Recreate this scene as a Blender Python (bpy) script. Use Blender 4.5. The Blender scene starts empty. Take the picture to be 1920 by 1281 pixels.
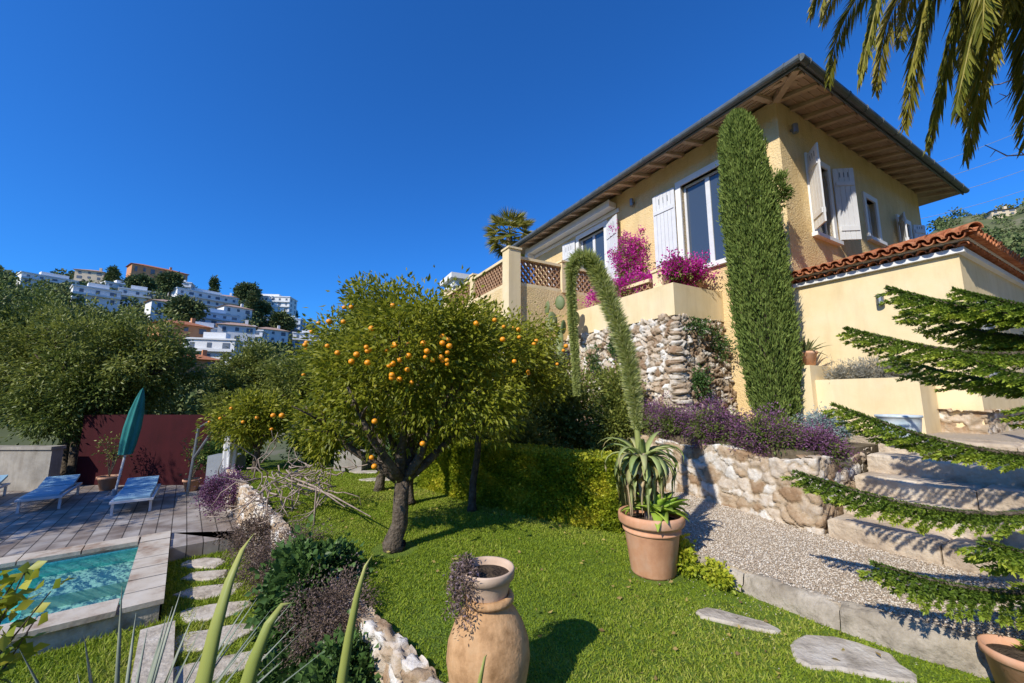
import bpy, math, random
import numpy as np
from mathutils import Matrix, Vector
random.seed(7); R=np.random.default_rng(11)
scn=bpy.context.scene; COL=scn.collection
# ---------------------------------------------------------------- materials
def nodes(name):
    m=bpy.data.materials.new(name); m.use_nodes=True
    nt=m.node_tree; b=nt.nodes['Principled BSDF']; return m,nt,b
def N(nt,t,**k):
    n=nt.nodes.new(t)
    for a,v in k.items():
        if a in n.inputs: n.inputs[a].default_value=v
        else: setattr(n,a,v)
    return n
def ramp(nt,fac,cols,pos=None):
    r=nt.nodes.new('ShaderNodeValToRGB'); e=r.color_ramp.elements
    n=len(cols)
    pos=pos or [i/(n-1) for i in range(n)]
    e[0].position=pos[0]; e[0].color=(*cols[0],1); e[1].position=pos[-1]; e[1].color=(*cols[-1],1)
    for i in range(1,n-1):
        x=e.new(pos[i]); x.color=(*cols[i],1)
    nt.links.new(fac,r.inputs[0]); return r
def coords(nt):
    g=nt.nodes.new('ShaderNodeNewGeometry'); return g.outputs['Position']
def mat_noise(name,cols,scale=3,rough=.85,bump=.3,bscale=40,bdist=.01,detail=8,spec=.2,metal=0,pos=None,stain=0):
    m,nt,b=nodes(name); p=coords(nt)
    n=N(nt,'ShaderNodeTexNoise',Scale=scale,Detail=detail,Roughness=.65); nt.links.new(p,n.inputs['Vector'])
    r=ramp(nt,n.outputs['Fac'],cols,pos or [.3+.4*i/(len(cols)-1) for i in range(len(cols))])
    out=r.outputs[0]
    if stain:
        mp=N(nt,'ShaderNodeMapping'); mp.inputs['Scale'].default_value=(2.2,2.2,.35); nt.links.new(p,mp.inputs[0])
        n3=N(nt,'ShaderNodeTexNoise',Scale=1.6,Detail=7,Roughness=.7); nt.links.new(mp.outputs[0],n3.inputs['Vector'])
        r3=ramp(nt,n3.outputs['Fac'],[(1-stain,1-stain*1.1,1-stain*1.2),(1,1,1)],[.3,.55])
        mx=N(nt,'ShaderNodeMixRGB',blend_type='MULTIPLY'); mx.inputs[0].default_value=1; nt.links.new(out,mx.inputs[1]); nt.links.new(r3.outputs[0],mx.inputs[2]); out=mx.outputs[0]
    nt.links.new(out,b.inputs['Base Color']); b.inputs['Roughness'].default_value=rough
    b.inputs['Specular IOR Level'].default_value=spec; b.inputs['Metallic'].default_value=metal
    if bump:
        n2=N(nt,'ShaderNodeTexNoise',Scale=bscale,Detail=6); nt.links.new(p,n2.inputs['Vector'])
        bp=N(nt,'ShaderNodeBump',Strength=bump,Distance=bdist); nt.links.new(n2.outputs['Fac'],bp.inputs['Height'])
        nt.links.new(bp.outputs[0],b.inputs['Normal'])
    return m
def mat_leaf(name,cols,trans=.3,rough=.45,spec=.35):
    m,nt,b=nodes(name)
    a=N(nt,'ShaderNodeAttribute'); a.attribute_name='tint'
    r=ramp(nt,a.outputs['Fac'],cols)
    nt.links.new(r.outputs[0],b.inputs['Base Color']); b.inputs['Roughness'].default_value=rough
    b.inputs['Specular IOR Level'].default_value=spec
    if trans:
        t=nt.nodes.new('ShaderNodeBsdfTranslucent'); mx=N(nt,'ShaderNodeMixShader'); mx.inputs[0].default_value=trans
        nt.links.new(r.outputs[0],t.inputs[0]); nt.links.new(b.outputs[0],mx.inputs[1]); nt.links.new(t.outputs[0],mx.inputs[2])
        nt.links.new(mx.outputs[0],nt.nodes['Material Output'].inputs[0])
    return m
def mat_stone(name,cols,mortar,bump=.6):
    m,nt,b=nodes(name); p=coords(nt)
    a=N(nt,'ShaderNodeAttribute'); a.attribute_name='tint'
    a2=N(nt,'ShaderNodeAttribute'); a2.attribute_name='mort'
    n=N(nt,'ShaderNodeTexNoise',Scale=11,Detail=12,Roughness=.75); nt.links.new(p,n.inputs['Vector'])
    ad=N(nt,'ShaderNodeMath',operation='MULTIPLY_ADD'); nt.links.new(n.outputs['Fac'],ad.inputs[0]); ad.inputs[1].default_value=1.5
    sb=N(nt,'ShaderNodeMath',operation='SUBTRACT'); nt.links.new(a.outputs['Fac'],sb.inputs[0]); sb.inputs[1].default_value=.75
    nt.links.new(sb.outputs[0],ad.inputs[2])
    r=ramp(nt,ad.outputs[0],cols)
    mx=N(nt,'ShaderNodeMixRGB'); nt.links.new(a2.outputs['Fac'],mx.inputs[0]); mx.inputs[1].default_value=(*mortar,1)
    nt.links.new(r.outputs[0],mx.inputs[2]); nt.links.new(mx.outputs[0],b.inputs['Base Color'])
    b.inputs['Roughness'].default_value=.95; b.inputs['Specular IOR Level'].default_value=.1
    n2=N(nt,'ShaderNodeTexNoise',Scale=28,Detail=12,Roughness=.7); nt.links.new(p,n2.inputs['Vector'])
    bp=N(nt,'ShaderNodeBump',Strength=bump,Distance=.035); nt.links.new(n2.outputs['Fac'],bp.inputs['Height']); nt.links.new(bp.outputs[0],b.inputs['Normal'])
    return m
M={}
M['stucco']=mat_noise('yellow_stucco',[(.72,.53,.26),(.79,.60,.32),(.83,.65,.38)],1.2,.95,.9,30,.03,spec=.05,stain=.12)
M['stucco_smooth']=mat_noise('cream_render',[(.76,.60,.34),(.82,.67,.41),(.85,.71,.47)],1.5,.9,.35,60,.006,spec=.1,stain=.12)
M['white']=mat_noise('white_paint',[(.74,.74,.74),(.84,.84,.84)],4,.5,.1,50,.003)
M['grey']=mat_noise('grey_zinc',[(.08,.10,.11),(.15,.17,.19)],5,.45,.1,30,.003,metal=.2,spec=.5)
M['shutter']=mat_noise('shutter_paint',[(.62,.63,.66),(.72,.73,.76)],4,.5,.1,50,.003)
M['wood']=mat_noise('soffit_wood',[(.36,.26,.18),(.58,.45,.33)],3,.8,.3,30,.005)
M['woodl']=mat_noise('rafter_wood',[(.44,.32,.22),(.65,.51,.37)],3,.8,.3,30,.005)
M['tile']=mat_noise('terracotta_tile',[(.20,.07,.035),(.46,.17,.08),(.60,.30,.16)],7,.85,.4,40,.01)
M['paletile']=mat_noise('distant_roof_tile',[(.36,.23,.17),(.50,.35,.27)],.5,.9,0)
M['terra']=mat_noise('terracotta_pot',[(.50,.24,.13),(.64,.34,.20),(.67,.43,.30)],3.5,.8,.25,60,.004,stain=.2)
M['terra2']=mat_noise('old_clay_jar',[(.32,.18,.08),(.60,.36,.18),(.64,.43,.24)],7,.85,.5,45,.008,stain=.35)
M['bowl']=mat_noise('pale_clay',[(.52,.36,.25),(.68,.52,.39)],5,.85,.2,60,.004,stain=.15)
M['soil']=mat_noise('soil',[(.04,.027,.018),(.10,.07,.045)],20,1,.8,60,.03)
M['twig']=mat_noise('hedge_inner',[(.07,.09,.02),(.14,.17,.03)],20,1,.8,60,.03)
M['glass'],nt,b=nodes('window_glass'); b.inputs['Base Color'].default_value=(.05,.07,.10,1); b.inputs['Roughness'].default_value=.04; b.inputs['Specular IOR Level'].default_value=.9
M['curtain']=mat_noise('curtain',[(.35,.37,.4),(.6,.62,.65)],6,.9,.0)
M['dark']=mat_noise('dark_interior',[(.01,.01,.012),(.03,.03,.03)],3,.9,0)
M['win']=mat_noise('distant_window',[(.10,.12,.15),(.2,.23,.27)],.3,.4,0)
M['red']=mat_noise('shaded_red_wall_paint',[(.035,.004,.007),(.060,.007,.011)],1.5,.8,.3,30,.01,stain=.25)  # red darkened so the colour carries the tree shade on this wall
M['concrete']=mat_noise('concrete',[(.26,.24,.21),(.43,.40,.35)],3,.9,.5,30,.01,stain=.3)
M['slab']=mat_noise('stone_slab',[(.26,.22,.17),(.50,.44,.36),(.62,.57,.49)],6,.9,.7,25,.02,stain=.15)
M['kerb']=mat_noise('weathered_kerb',[(.20,.17,.13),(.40,.35,.28),(.54,.48,.40)],5,.95,.9,22,.03,stain=.3)
M['step']=mat_noise('step_stone',[(.28,.21,.15),(.54,.44,.33),(.64,.56,.45)],3.5,.9,.9,18,.03,stain=.15)
M['coping']=mat_noise('pool_coping',[(.30,.20,.14),(.54,.47,.38),(.62,.56,.48)],3,.8,.3,30,.01)
M['bark']=mat_noise('bark',[(.045,.034,.026),(.12,.095,.07),(.19,.155,.12)],14,.95,1,35,.03)
M['drybark']=mat_noise('dry_wood',[(.24,.18,.15),(.48,.38,.31)],14,.95,.5,35,.01)
M['orange'],nt,b=nodes('orange_fruit'); b.inputs['Base Color'].default_value=(.88,.33,.01,1); b.inputs['Roughness'].default_value=.45
M['ground']=mat_noise('earth',[(.08,.065,.04),(.15,.12,.08),(.21,.17,.12)],4,.95,.6,20,.04)
M['lawn']=mat_noise('lawn_ground',[(.09,.12,.02),(.13,.20,.025),(.18,.24,.035)],5,.95,.8,60,.03)
M['gravel']=mat_noise('gravel_ground',[(.40,.32,.23),(.58,.49,.38)],60,.95,1,90,.02)
M['teal']=mat_noise('teal_canvas',[(.02,.15,.15),(.035,.23,.22)],3,.8,.2,40,.005)
M['bluecanvas']=mat_noise('lounger_fabric',[(.22,.38,.5),(.30,.48,.6)],3,.8,.1,60,.003)
M['whitecanvas']=mat_noise('white_canvas',[(.55,.57,.6),(.72,.72,.74)],3,.8,.2,40,.005)
M['glaze']=mat_noise('pale_blue_glaze',[(.40,.52,.60),(.72,.76,.78)],9,.3,.1,40,.003,spec=.5)
M['metal']=mat_noise('grey_metal',[(.22,.24,.26),(.35,.37,.4)],3,.4,0,metal=.8)
M['bluegrey']=mat_noise('blue_grey_panel',[(.22,.24,.27),(.32,.35,.38)],3,.8,.1)
M['stone']=mat_stone('rubble_stone',[(.28,.18,.11),(.48,.37,.26),(.64,.56,.46),(.78,.74,.68)],(.16,.12,.08))
M['stone2']=mat_stone('mortared_stone',[(.34,.22,.13),(.50,.38,.26),(.65,.56,.46),(.80,.77,.72)],(.42,.33,.23))
M['leaf_orange']=mat_leaf('citrus_leaf',[(.09,.125,.012),(.22,.25,.02),(.37,.38,.035),(.55,.50,.07)],.45)
M['leaf_dark']=mat_leaf('dark_leaf',[(.06,.09,.02),(.12,.17,.035),(.19,.24,.05),(.27,.30,.075)],.28)
M['leaf_olive']=mat_leaf('olive_leaf',[(.09,.12,.025),(.18,.22,.04),(.28,.31,.065),(.38,.37,.10)],.32)
M['leaf_hedge']=mat_leaf('hedge_leaf',[(.14,.21,.02),(.32,.40,.03),(.54,.56,.045),(.70,.64,.08)],.42)
M['leaf_ivy']=mat_leaf('ivy_leaf',[(.04,.08,.022),(.08,.155,.04),(.14,.24,.06)],.25,.4,.25)
M['leaf_cyp']=mat_leaf('cypress_leaf',[(.08,.125,.028),(.145,.205,.045),(.22,.29,.07),(.30,.36,.10)],.2,.7,.1)
M['leaf_arau']=mat_leaf('araucaria_needle',[(.06,.12,.018),(.14,.22,.028),(.28,.37,.038),(.48,.52,.06)],.32,.5)
M['leaf_palm']=mat_leaf('palm_leaf',[(.08,.11,.018),(.20,.22,.03),(.38,.34,.06),(.56,.47,.14)],.4)
M['purple']=mat_leaf('purple_flower',[(.05,.06,.03),(.13,.06,.10),(.27,.12,.25),(.42,.24,.40)],.2,.8,.1)
M['brownshrub']=mat_leaf('brown_shrub',[(.07,.05,.035),(.15,.11,.08),(.25,.18,.15),(.32,.24,.27)],.2,.8,.1)
M['boug']=mat_leaf('bougainvillea_bract',[(.42,.02,.24),(.66,.05,.42),(.80,.13,.56)],.4,.7,.1)
M['lav']=mat_leaf('silver_leaf',[(.18,.17,.13),(.31,.30,.25),(.42,.41,.37)],.1,.8,.1)
M['bluebush']=mat_leaf('blue_grey_leaf',[(.15,.22,.21),(.28,.36,.35),(.40,.48,.46)],.1,.8,.1)
M['agave']=mat_leaf('agave_leaf',[(.12,.18,.07),(.24,.28,.12),(.40,.38,.18)],.15,.5)
M['agave_pale']=mat_leaf('agave_old_leaf',[(.24,.34,.10),(.42,.48,.18),(.56,.42,.26)],.2,.5)
M['agave_bright']=mat_leaf('agave_young_leaf',[(.26,.42,.04),(.42,.55,.08)],.25,.5)
M['spike']=mat_leaf('agave_flower',[(.32,.38,.10),(.52,.56,.20),(.72,.72,.42)],.4,.7)
M['yucca']=mat_leaf('yucca_leaf',[(.16,.23,.07),(.36,.42,.10),(.55,.55,.17)],.35,.45)
M['grass']=mat_leaf('grass_blade',[(.11,.175,.014),(.21,.30,.02),(.31,.39,.035),(.44,.44,.10)],.35,.6,.2)
M['hill']=mat_leaf('hill_leaf',[(.07,.10,.04),(.11,.15,.055),(.17,.20,.08),(.25,.24,.13)],0,.9,.05)  # paler leaf tones carry mild distance haze in the colour
M['pebble']=mat_leaf('pebble',[(.36,.27,.19),(.52,.43,.33),(.62,.54,.44),(.74,.69,.61)],0,.8,.2)
M['clay']=mat_noise('lattice_clay',[(.40,.23,.13),(.56,.36,.22)],8,.85,.3,50,.004)
m,nt,b=nodes('pool_water'); M['water']=m; nt.nodes.remove(b)
p=coords(nt); n=N(nt,'ShaderNodeTexNoise',Scale=5,Detail=4); nt.links.new(p,n.inputs['Vector'])
bp=N(nt,'ShaderNodeBump',Strength=.25,Distance=.04); nt.links.new(n.outputs['Fac'],bp.inputs['Height'])
tr=nt.nodes.new('ShaderNodeBsdfTransparent'); tr.inputs[0].default_value=(.80,.98,.97,1); gl=nt.nodes.new('ShaderNodeBsdfGlossy'); gl.inputs['Roughness'].default_value=.03
fr_=N(nt,'ShaderNodeFresnel',IOR=1.25); mxs=nt.nodes.new('ShaderNodeMixShader')
nt.links.new(bp.outputs[0],gl.inputs['Normal']); nt.links.new(bp.outputs[0],fr_.inputs['Normal']); nt.links.new(fr_.outputs[0],mxs.inputs[0]); nt.links.new(tr.outputs[0],mxs.inputs[1]); nt.links.new(gl.outputs[0],mxs.inputs[2]); nt.links.new(mxs.outputs[0],nt.nodes['Material Output'].inputs[0])
def caustic_mat(name,c0,c1):  # rippled water light put into the colour of pool floor and step
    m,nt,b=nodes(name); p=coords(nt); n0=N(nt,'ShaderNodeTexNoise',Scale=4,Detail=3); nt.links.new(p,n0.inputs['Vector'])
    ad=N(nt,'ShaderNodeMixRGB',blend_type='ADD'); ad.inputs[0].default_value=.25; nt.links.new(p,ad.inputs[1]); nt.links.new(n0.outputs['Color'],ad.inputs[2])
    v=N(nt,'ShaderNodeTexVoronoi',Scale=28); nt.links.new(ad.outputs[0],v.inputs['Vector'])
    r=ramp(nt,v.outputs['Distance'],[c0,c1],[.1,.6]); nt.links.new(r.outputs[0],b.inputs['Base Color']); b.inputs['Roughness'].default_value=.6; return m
M['poolfloor']=caustic_mat('pool_floor_caustic',(.05,.54,.50),(.22,.78,.72))
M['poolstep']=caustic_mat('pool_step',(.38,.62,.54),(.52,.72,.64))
m,nt,b=nodes('deck_paving'); M['deck']=m
tc=coords(nt); mp=N(nt,'ShaderNodeMapping'); mp.inputs['Rotation'].default_value=(0,0,math.radians(51)); nt.links.new(tc,mp.inputs[0])
br=N(nt,'ShaderNodeTexBrick',Scale=1.0); br.inputs['Brick Width'].default_value=1.05; br.inputs['Row Height'].default_value=.2; br.inputs['Mortar Size'].default_value=.008
br.inputs['Color1'].default_value=(.36,.33,.30,1); br.inputs['Color2'].default_value=(.24,.20,.17,1); br.inputs['Mortar'].default_value=(.06,.05,.04,1)
nt.links.new(mp.outputs[0],br.inputs[0]); n=N(nt,'ShaderNodeTexNoise',Scale=3,Detail=6); nt.links.new(tc,n.inputs['Vector'])
mx=N(nt,'ShaderNodeMixRGB',blend_type='MULTIPLY'); mx.inputs[0].default_value=.8
r=ramp(nt,n.outputs['Fac'],[(.6,.52,.46),(1.25,1.25,1.25)],[.38,.62]); nt.links.new(br.outputs[0],mx.inputs[1]); nt.links.new(r.outputs[0],mx.inputs[2]); nt.links.new(mx.outputs[0],b.inputs['Base Color'])
b.inputs['Roughness'].default_value=.7
# ---------------------------------------------------------------- mesh helpers
class MB:
    def __init__(s): s.v=[]; s.f=[]; s.m=[]; s.t=[]
    def add(s,vs,fs,mi=0,tint=.5):
        o=len(s.v); s.v+= [tuple(x) for x in vs]; s.f+=[tuple(i+o for i in f) for f in fs]; s.m+=[mi]*len(fs); s.t+=[tint]*len(vs)
    def box(s,x0,x1,y0,y1,z0,z1,mi=0,rot=0,piv=None,jit=0):
        vs=[(x0,y0,z0),(x1,y0,z0),(x1,y1,z0),(x0,y1,z0),(x0,y0,z1),(x1,y0,z1),(x1,y1,z1),(x0,y1,z1)]
        if rot:
            px,py=piv if piv else ((x0+x1)/2,(y0+y1)/2); c,sn=math.cos(rot),math.sin(rot)
            vs=[(px+(x-px)*c-(y-py)*sn,py+(x-px)*sn+(y-py)*c,z) for x,y,z in vs]
        if jit: vs=[tuple(c+random.uniform(-jit,jit) for c in v) for v in vs]
        s.add(vs,[(0,3,2,1),(4,5,6,7),(0,1,5,4),(1,2,6,5),(2,3,7,6),(3,0,4,7)],mi)
    def prism(s,poly,z0,z1,mi=0,inset=0):
        n=len(poly); cx=sum(p[0] for p in poly)/n; cy=sum(p[1] for p in poly)/n
        a=sum(poly[i][0]*poly[(i+1)%n][1]-poly[(i+1)%n][0]*poly[i][1] for i in range(n))
        if a<0: poly=poly[::-1]
        if inset:
            vs=[(x,y,z0) for x,y in poly]+[(x,y,z1-inset) for x,y in poly]+[(cx+(x-cx)*(1-inset*1.5/max(.05,math.hypot(x-cx,y-cy))),cy+(y-cy)*(1-inset*1.5/max(.05,math.hypot(x-cx,y-cy))),z1) for x,y in poly]
            fs=[tuple(range(2*n,3*n))]
            for k in (0,1): fs+=[(k*n+i,k*n+(i+1)%n,(k+1)*n+(i+1)%n,(k+1)*n+i) for i in range(n)]
        else:
            vs=[(x,y,z0) for x,y in poly]+[(x,y,z1) for x,y in poly]
            fs=[tuple(range(n,2*n)),tuple(range(n-1,-1,-1))]+[(i,(i+1)%n,n+(i+1)%n,n+i) for i in range(n)]
        s.add(vs,fs,mi)
    def tube(s,pts,rad,n=8,mi=0,tint=.5,cap=True):
        pts=[Vector(p) for p in pts]
        if not hasattr(rad,'__len__'): rad=[rad]*len(pts)
        vs=[]; up=Vector((.13,.21,1)).normalized(); 
        prev=None
        for i,p in enumerate(pts):
            d=(pts[min(i+1,len(pts)-1)]-pts[max(i-1,0)])
            d=d.normalized() if d.length>1e-9 else Vector((0,0,1))
            if prev is None:
                a=d.cross(up); 
                if a.length<.1: a=d.cross(Vector((1,0,0)))
            else: a=prev-d*prev.dot(d)
            a.normalize(); prev=a; b=d.cross(a)
            for k in range(n):
                t=2*math.pi*k/n; vs.append(p+(a*math.cos(t)+b*math.sin(t))*rad[i])
        fs=[(i*n+k,i*n+(k+1)%n,(i+1)*n+(k+1)%n,(i+1)*n+k) for i in range(len(pts)-1) for k in range(n)]
        if cap: fs+=[tuple(range(n-1,-1,-1)),tuple((len(pts)-1)*n+k for k in range(n))]
        s.add(vs,fs,mi,tint)
    def lathe(s,prof,c,n=32,mi=0):
        vs=[(c[0]+r*math.cos(2*math.pi*k/n),c[1]+r*math.sin(2*math.pi*k/n),c[2]+z) for r,z in prof for k in range(n)]
        fs=[(i*n+k,i*n+(k+1)%n,(i+1)*n+(k+1)%n,(i+1)*n+k) for i in range(len(prof)-1) for k in range(n)]
        s.add(vs,fs,mi)
    def blade(s,pts,w,fold=.25,mi=0,tint=None,side=None):
        pts=[Vector(p) for p in pts]; vs=[]; n=len(pts)
        tint=random.random() if tint is None else tint
        for i,p in enumerate(pts):
            d=(pts[min(i+1,n-1)]-pts[max(i-1,0)]).normalized()
            sd=Vector(side) if side else d.cross(Vector((0,0,1)))
            if sd.length<.05: sd=Vector((1,0,0))
            sd=(sd-d*sd.dot(d)).normalized(); nn=sd.cross(d)
            if nn.z<0 and not side: nn=-nn
            vs+=[p-sd*w[i]/2+nn*w[i]*fold,p,p+sd*w[i]/2+nn*w[i]*fold,p-nn*w[i]*.12]
        fs=[]
        for i in range(n-1):
            a=i*4;b=a+4
            fs+=[(a,a+1,b+1,b),(a+1,a+2,b+2,b+1),(a+2,a+3,b+3,b+2),(a+3,a,b,b+3)]
        o=len(s.v); s.add(vs,fs,mi,tint)
        for i in range(n):
            for k in range(4): s.t[o+i*4+k]=min(1,max(0,tint+ (.35 if i>=n-2 else 0)+(.12 if k in (0,2) else 0)))
    def build(s,name,mats,parent=None,local=False,smooth=False,loc=None):
        me=bpy.data.meshes.new(name)
        vs=s.v
        if loc is not None and parent is None: vs=[(x-loc[0],y-loc[1],z-loc[2]) for x,y,z in vs]
        me.from_pydata(vs,[],s.f); 
        if not isinstance(mats,(list,tuple)): mats=[mats]
        for m in mats: me.materials.append(M[m] if isinstance(m,str) else m)
        if len(mats)>1: me.polygons.foreach_set('material_index',s.m)
        if smooth: me.polygons.foreach_set('use_smooth',[True]*len(s.f))
        a=me.attributes.new('tint','FLOAT','POINT'); a.data.foreach_set('value',s.t)
        me.update()
        return link(me,name,parent,local,loc)
def link(me,name,parent=None,local=False,loc=None):
    o=bpy.data.objects.new(name,me); COL.objects.link(o)
    if parent is not None:
        o.parent=parent
        if not local and parent.type=='EMPTY': o.matrix_parent_inverse=parent.matrix_basis.inverted()
    elif loc is not None: o.location=loc
    return o
def empty(name,loc,label,cat,group=None,rz=0):
    o=bpy.data.objects.new(name,None); COL.objects.link(o); o.empty_display_size=.2
    o.location=loc; o.rotation_euler=(0,0,rz); return tag(o,label,cat,group)
def tag(o,label=None,cat=None,group=None,kind=None):
    if label: o['label']=label
    if cat: o['category']=cat
    if group: o['group']=group
    if kind: o['kind']=kind
    return o
def trimesh(name,V,T,tint,mat,parent=None,loc=None,mort=None,smooth=False,local=False):
    V=np.asarray(V,dtype=np.float32); T=np.asarray(T,dtype=np.int32); me=bpy.data.meshes.new(name)
    if loc is not None and parent is None: V=V-np.array(loc,dtype=np.float32)
    k=T.shape[1]
    me.vertices.add(len(V)); me.vertices.foreach_set('co',V.ravel())
    me.loops.add(T.size); me.loops.foreach_set('vertex_index',T.ravel())
    me.polygons.add(len(T)); me.polygons.foreach_set('loop_start',np.arange(0,T.size,k,dtype=np.int32))
    me.polygons.foreach_set('loop_total',np.full(len(T),k,dtype=np.int32))
    if smooth: me.polygons.foreach_set('use_smooth',np.ones(len(T),dtype=bool))
    a=me.attributes.new('tint','FLOAT','POINT'); a.data.foreach_set('value',np.asarray(tint,dtype=np.float32))
    if mort is not None:
        a=me.attributes.new('mort','FLOAT','POINT'); a.data.foreach_set('value',np.asarray(mort,dtype=np.float32))
    me.materials.append(M[mat]); me.update(calc_edges=True); 
    return link(me,name,parent,local,loc)
def unit(a): return a/np.maximum(np.linalg.norm(a,axis=1,keepdims=True),1e-9)
def leaves(P,D,L,W,tint,fold=.3):
    n=len(P); D=unit(D); S=unit(np.cross(D,R.normal(size=(n,3)))); U=np.cross(S,D)
    L=np.broadcast_to(np.asarray(L,dtype=float),(n,))[:,None]; W=np.broadcast_to(np.asarray(W,dtype=float),(n,))[:,None]
    V=np.empty((n,4,3)); V[:,0]=P; V[:,1]=P+D*L*.45+S*W*.5+U*W*fold; V[:,2]=P+D*L; V[:,3]=P+D*L*.45-S*W*.5+U*W*fold
    i=np.arange(n)[:,None]*4
    T=np.concatenate([i+[[0,1,2]],i+[[0,2,3]]],0)
    return V.reshape(-1,3),T,np.repeat(np.clip(tint,0,1),4)
def join(parts):
    Vs=[];Ts=[];ts=[];o=0
    for V,T,t in parts: Vs.append(V);Ts.append(T+o);ts.append(t);o+=len(V)
    return np.concatenate(Vs),np.concatenate(Ts),np.concatenate(ts)
def cloud(c,r,ncl,nl,L,W,cr,shell=.55,droop=.3,zmin=None,lump=.22,flat=0):
    d=unit(R.normal(size=(ncl,3)))
    rr=shell+(1-shell)*R.random(ncl)**.6
    ph=R.random(6)*6
    lm=1+lump*(np.sin(3*d[:,0]*2+ph[0])*np.sin(4*d[:,2]+ph[1])+.6*np.sin(7*d[:,1]+ph[2])*np.sin(6*d[:,0]+ph[3]))
    C=np.array(c)+d*np.array(r)*(rr*lm)[:,None]
    if zmin is not None:
        C[:,2]=np.maximum(C[:,2],zmin+R.random(ncl)*.1)
    cs=cr*(.6+.8*R.random(ncl)); ct=R.random(ncl)
    idx=np.repeat(np.arange(ncl),nl); n=len(idx)
    off=R.normal(size=(n,3))*cs[idx][:,None]*.55
    P=C[idx]+off
    D=unit(off+1e-6)+unit(P-np.array(c))*.8+R.normal(size=(n,3))*.5; D[:,2]-=droop
    tint=.15+.45*R.random(n)+.35*ct[idx]*R.random(n)+.12*(off[:,2]/cr)
    return leaves(P,D,L*(.6+.7*R.random(n)),W*(.7+.5*R.random(n)),tint)
def fbm(x,y,s=0):
    v=0
    for k,(f,a) in enumerate([(1,1),(2.1,.5),(4.3,.25),(8.7,.12)]):
        v=v+a*np.sin(f*x*1.3+s+k*1.7+1.5*np.sin(f*y*.9+k))*np.cos(f*y*1.1-s*.7+k*2.3+1.2*np.sin(f*x*.8))
    return v
def stone_sheet(name,pts,z0,ztop,cell,depth,mat,out=1,res=.025,capw=.25,parent=None,seed=1,label=None,loc=None,gap=.14,batter=0,local=False,contrast=1,tilt=.9,asp=1.45):
    """rubble masonry: relief sheet running along a plan polyline, turned over the top"""
    pts=np.array(pts,float); seg=np.linalg.norm(np.diff(pts,axis=0),axis=1); cum=np.r_[0,np.cumsum(seg)]; L=cum[-1]
    ns=int(L/res)+2; s=np.linspace(0,L,ns)
    px=np.interp(s,cum,pts[:,0]); py=np.interp(s,cum,pts[:,1])
    tx=np.gradient(px,s); ty=np.gradient(py,s); tl=np.hypot(tx,ty); tx/=tl; ty/=tl
    nx,ny=(ty*out,-tx*out)
    zt=ztop(s/L) if callable(ztop) else np.full(ns,float(ztop))
    H=float(np.max(zt)-z0); nh=int(H/res)+2; nc=max(2,int(capw/res)+1) if capw else 0
    q=np.r_[np.linspace(0,1,nh),np.zeros(nc)]; cq=np.r_[np.zeros(nh),np.linspace(0,capw,nc+1)[1:] if nc else []]
    q[nh:]=1
    Sg,_=np.meshgrid(s,q,indexing='ij'); Q=np.broadcast_to(q,Sg.shape); CQ=np.broadcast_to(cq,Sg.shape)
    Zt=zt[:,None]; Hh=z0+(Zt-z0)*Q; hh=Hh+CQ
    wx=.38*fbm(Sg/cell*.55,hh/cell*.6,seed)+.07*fbm(Sg/cell*2.6,hh/cell*2.6,seed+5); wy_=.38*fbm(Sg/cell*.5+9,hh/cell*.55,seed+3)+.07*fbm(Sg/cell*2.6+4,hh/cell*2.6,seed+8)
    U=Sg/(cell*asp)+wx; Vv=hh/cell+wy_
    rr=np.random.default_rng(seed); G=rr.random((int(L/(cell*asp))+12,int((H+capw+abs(z0)+2)/cell)+16,6))
    iu=np.floor(U).astype(int); iv=np.floor(Vv).astype(int); oz=int(np.floor(Vv.min()))-2; ou=int(np.floor(U.min()))-2
    F1=np.full(U.shape,9.);F2=F1.copy();ID=np.zeros(U.shape);A=np.zeros(U.shape);TL=np.zeros(U.shape)
    for a in (-1,0,1):
        for b in (-1,0,1):
            gi=np.clip(iu+a-ou,0,G.shape[0]-1); gj=np.clip(iv+b-oz,0,G.shape[1]-1); g=G[gi,gj]
            du=U-(iu+a+.05+.9*g[...,0]); dv=Vv-(iv+b+.05+.9*g[...,1])
            d=np.maximum(np.abs(du),np.abs(dv))*.55+np.hypot(du,dv)*.45
            m=d<F1; F2=np.where(m,F1,np.minimum(F2,d)); ID=np.where(m,g[...,2],ID); A=np.where(m,g[...,3],A); TL=np.where(m,(g[...,4]-.5)*du+(g[...,5]-.5)*dv,TL); F1=np.where(m,d,F1)
    e=np.clip((F2-F1)/gap,0,1); e=e*e*(3-2*e)
    rough=fbm(Sg*16,hh*16,seed)+.6*np.abs(fbm(Sg*37,hh*37,seed+2))
    disp=depth*e*(.4+.75*A+tilt*TL+.16*rough)
    n0=nx[:,None];n1=ny[:,None]; top=(CQ>0)
    bo=batter*(1-Q)
    X=px[:,None]+n0*(np.where(top,-CQ+depth*.5,disp)+bo); Y=py[:,None]+n1*(np.where(top,-CQ+depth*.5,disp)+bo); Z=Hh+np.where(top|(Q>.999),disp*.9-depth*.5,0)
    V=np.stack([X,Y,Z],-1).reshape(-1,3); W=len(q)
    i=np.arange(ns-1)[:,None]*W+np.arange(W-1)[None]; i=i.ravel()
    T=np.stack([i,i+W,i+W+1,i+1],1)
    if out<0: T=T[:,::-1]
    tint=np.clip(.5+(ID-.5)*contrast,0,1)
    return trimesh(name,V,T,tint.ravel(),mat,parent,loc,mort=e.ravel(),smooth=True,local=local)
ANG=math.radians(29.5); cR,sR=math.cos(ANG),math.sin(ANG); C=(5.24,7.17)
def W(x,y): return (C[0]+x*cR-y*sR, C[1]+x*sR+y*cR)
E1=(-.632,.775); E2=(-.775,-.632); NP=(-3.79,4.67)
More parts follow.
